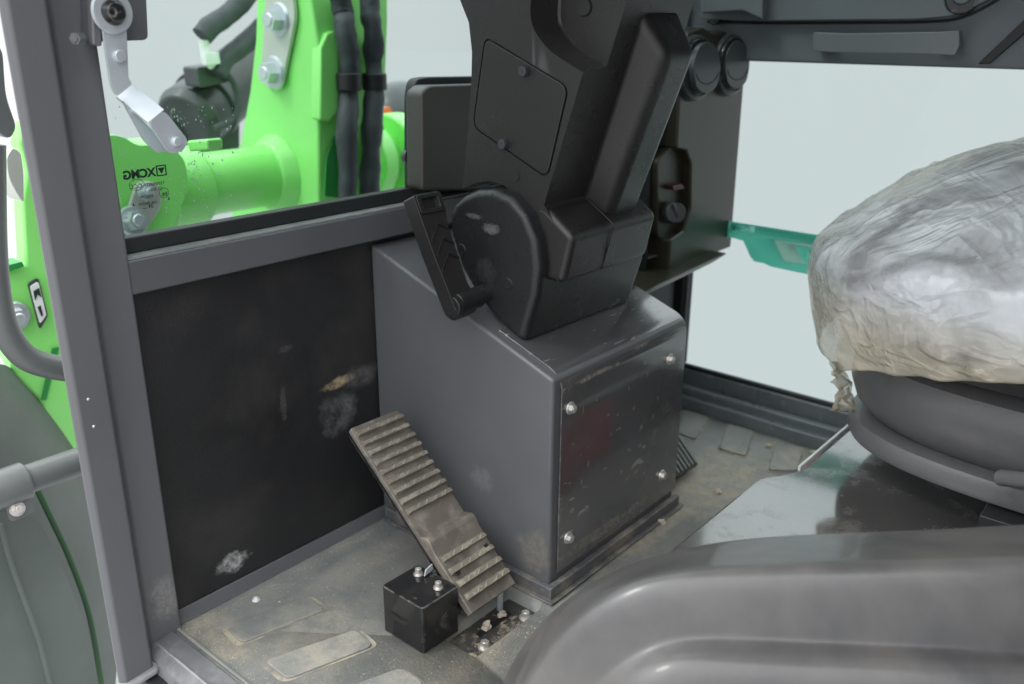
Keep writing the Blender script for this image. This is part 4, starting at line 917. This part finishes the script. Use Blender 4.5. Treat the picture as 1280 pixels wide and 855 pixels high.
for k, (pts_, lab) in enumerate((([(422, -20), (428, 12), (432, 40), (437, 75), (436, 110), (434, 160), (435, 210), (434, 265)], 'left of two upright black sleeved hoses on the green boom'),
                        ([(462, -20), (462, 12), (467, 40), (466, 75), (468, 110), (465, 160), (463, 210), (462, 265)], 'right of two upright black sleeved hoses on the green boom'))):
    r_ = .0265
    o = obj('hydraulic_hose', tube(new(), [at(x, y, 1, YB-.055+.012*math.sin(i*2.1+k)) for i, (x, y) in enumerate(pts_)], r_, 16, .30), 'hose', org=at(*pts_[-1], 1, YB-.055))
    tag(o, lab, 'hose', 'hydraulic hoses')
    c = at(pts_[4][0], 102, 1, YB-.055)
    obj('clamp', cyl(new(), c+V((0, 0, -.022)), c+V((0, 0, .022)), .033, None, 24), 'dark', o, bevel=.004)
dm = thing('round_tank', 'dark rounded machine part behind the green boom', 'tank', at(505, 130, 1, 3.0))
bm = new(); bmesh.ops.create_uvsphere(bm, u_segments=32, v_segments=16, radius=.16, matrix=Matrix.Translation(at(502, 148, 1, 3.0)) @ Matrix.Diagonal((1.1, 1, 1, 1)))
obj('tank_body', bm, 'black', dm)
oc = obj('orange_cap', prism(new(), [at(x, y, 1, 2.5) for x, y in [(481, 135), (488, 134), (492, 145), (482, 146)]], (0, .03, 0)), 'orange', org=at(486, 140, 1, 2.5)); tag(oc, 'tiny orange cap above the green tube', 'cap')

# outside the open door, left edge of the picture
gs = thing('green_front_frame', 'light green machine frame outside the door, left of the pillar', 'machine frame', at(70, 400, 1, 1.9))
gp = [at(x, y, 1, 1.95) for x, y in [(32, 150), (24, 180), (34, 215), (28, 250), (32, 330), (5, 330), (-5, 420), (20, 470), (50, 500), (70, 560), (110, 600), (130, 600), (120, 500), (110, 400), (80, 150)]]
obj('side_plate', prism(new(), gp, (0, .05, 0)), 'green', gs, bevel=.008)
obj('shadow_gap', prism(new(), [at(x, y, 1, 1.945) for x, y in [(66, 436), (74, 434), (58, 500), (52, 500)]], (0, .004, 0)), bpy.data.materials['deep_green'], gs)
obj('top_edge', prism(new(), [at(x, y, 1, 1.93) for x, y in [(8, 332), (28, 327), (30, 333), (10, 340)]], (0, .05, 0)), bpy.data.materials['deep_green'], gs)
bolt(at(18, 396, 1, 1.94), (0, -1, 0), .022, gs, m='zinc'); None
sg = thing('warning_plate', 'small white plate with a black lozenge on the green frame', 'plate', at(48, 372, 1, 1.93))
obj('plate', prism(new(), fillet([at(x, y, 1, 1.935) for x, y in [(35, 355), (48, 347), (60, 395), (50, 412)]], .006, 3), (0, .006, 0)), 'black', sg)
obj('face', prism(new(), fillet([at(x, y, 1, 1.930) for x, y in [(38, 358), (48, 352), (58, 394), (50, 405)]], .005, 3), (0, .003, 0)), 'white', sg)
obj('mark', prism(new(), [at(x, y, 1, 1.928) for x, y in [(42, 364), (49, 360), (52, 372), (47, 368), (44, 376)]], (0, .001, 0)), 'ink', sg)
obj('mark', prism(new(), [at(x, y, 1, 1.928) for x, y in [(47, 384), (51, 382), (54, 394), (52, 396)]], (0, .001, 0)), 'ink', sg)
hl = thing('work_lamp_arm', 'blurred pale metal lamp arm outside the open door', 'lamp arm', at(10, 150, 1, 1.8))
obj('arm', prism(new(), fillet([at(x, y, 1, 1.8) for x, y in [(-20, 40), (4, 60), (8, 120), (22, 160), (12, 176), (-20, 150)]], .02, 4), (0, .05, 0)), 'tube', hl, bevel=.008)
obj('lamp_body', prism(new(), fillet([at(x, y, 1, 1.78) for x, y in [(8, 196), (16, 184), (26, 190), (30, 215), (30, 255), (22, 244), (10, 222)]], .02, 4), (0, .06, 0)), 'pale', hl, bevel=.012)
hr = obj('handrail', tube(new(), [at(x, y, 1, 1.55) for x, y in [(-12, 180), (-10, 300), (-4, 370), (8, 415), (32, 446), (68, 459), (110, 464)]], .022, 20), 'tube', org=at(30, 445, 1, 1.55)); tag(hr, 'curved grey tubular handrail outside the pillar', 'handrail')
gt = thing('guard_tube', 'straight grey guard tube clamped over the fender', 'tube', at(40, 600, 1, 1.5))
obj('rail_tube', cyl(new(), at(-60, 632, 1, 1.55), at(130, 566, 1, 1.55), .026, None, 28), 'tube', gt)
obj('clamp', cyl(new(), at(-40, 626, 1, 1.55), at(33, 600, 1, 1.55), .034, None, 28), 'tube', gt, bevel=.004)
obj('tab', prism(new(), fillet([at(x, y, 1, 1.53) for x, y in [(2, 620), (32, 612), (44, 640), (14, 653)]], .006, 3), (0, .006, .0)), 'tube', gt, bevel=.001)
bolt(at(22, 636, 1, 1.528), (0, -1, .3), .009, gt, h=.006, m='bolt')
fd = thing('wheel_fender', 'large rounded grey green wheel fender outside the door', 'fender', at(40, 750, 1, 1.8))
rows = []
for (y, xs) in ((455, (-160, -90, -40, -2, 12)), (500, (-160, -80, -20, 34, 56)), (545, (-160, -70, 0, 60, 95)), (600, (-160, -60, 20, 90, 130)), (660, (-160, -55, 30, 110, 150)), (720, (-160, -50, 36, 125, 165)), (790, (-160, -50, 40, 135, 180)), (900, (-160, -50, 45, 150, 200))):
    rows.append([at(x, y, 1, Y_) for x, Y_ in zip(xs, (1.62, 1.66, 1.74, 1.86, 2.0))])
obj('shell', (lambda b: (grid(b, rows), b)[1])(new()), 'fender', fd, subsurf=2)
rows = [[at(x, y, 1, 1.60+(.0 if k == 0 else .05)) for k, x in enumerate(xs)] for y, xs in ((640, (-60, 8, 44)), (690, (-60, 18, 70)), (740, (-60, 30, 92)), (800, (-60, 44, 112)), (880, (-60, 62, 130)))]
obj('flap', (lambda b: (grid(b, rows), b)[1])(new()), 'fender', fd, subsurf=2)
obj('flap_ridge', tube(new(), [at(x, y, 1, 1.625) for x, y in [(0, 655), (12, 700), (30, 750), (48, 800), (66, 870)]], .005, 10), 'fender', fd)
obj('seam', tube(new(), [at(x, y, 1, 1.70) for x, y in [(36, 590), (60, 640), (88, 700), (112, 770), (128, 860)]], .006, 10), mat('seam_green', (.015, .07, .02), .5), fd)
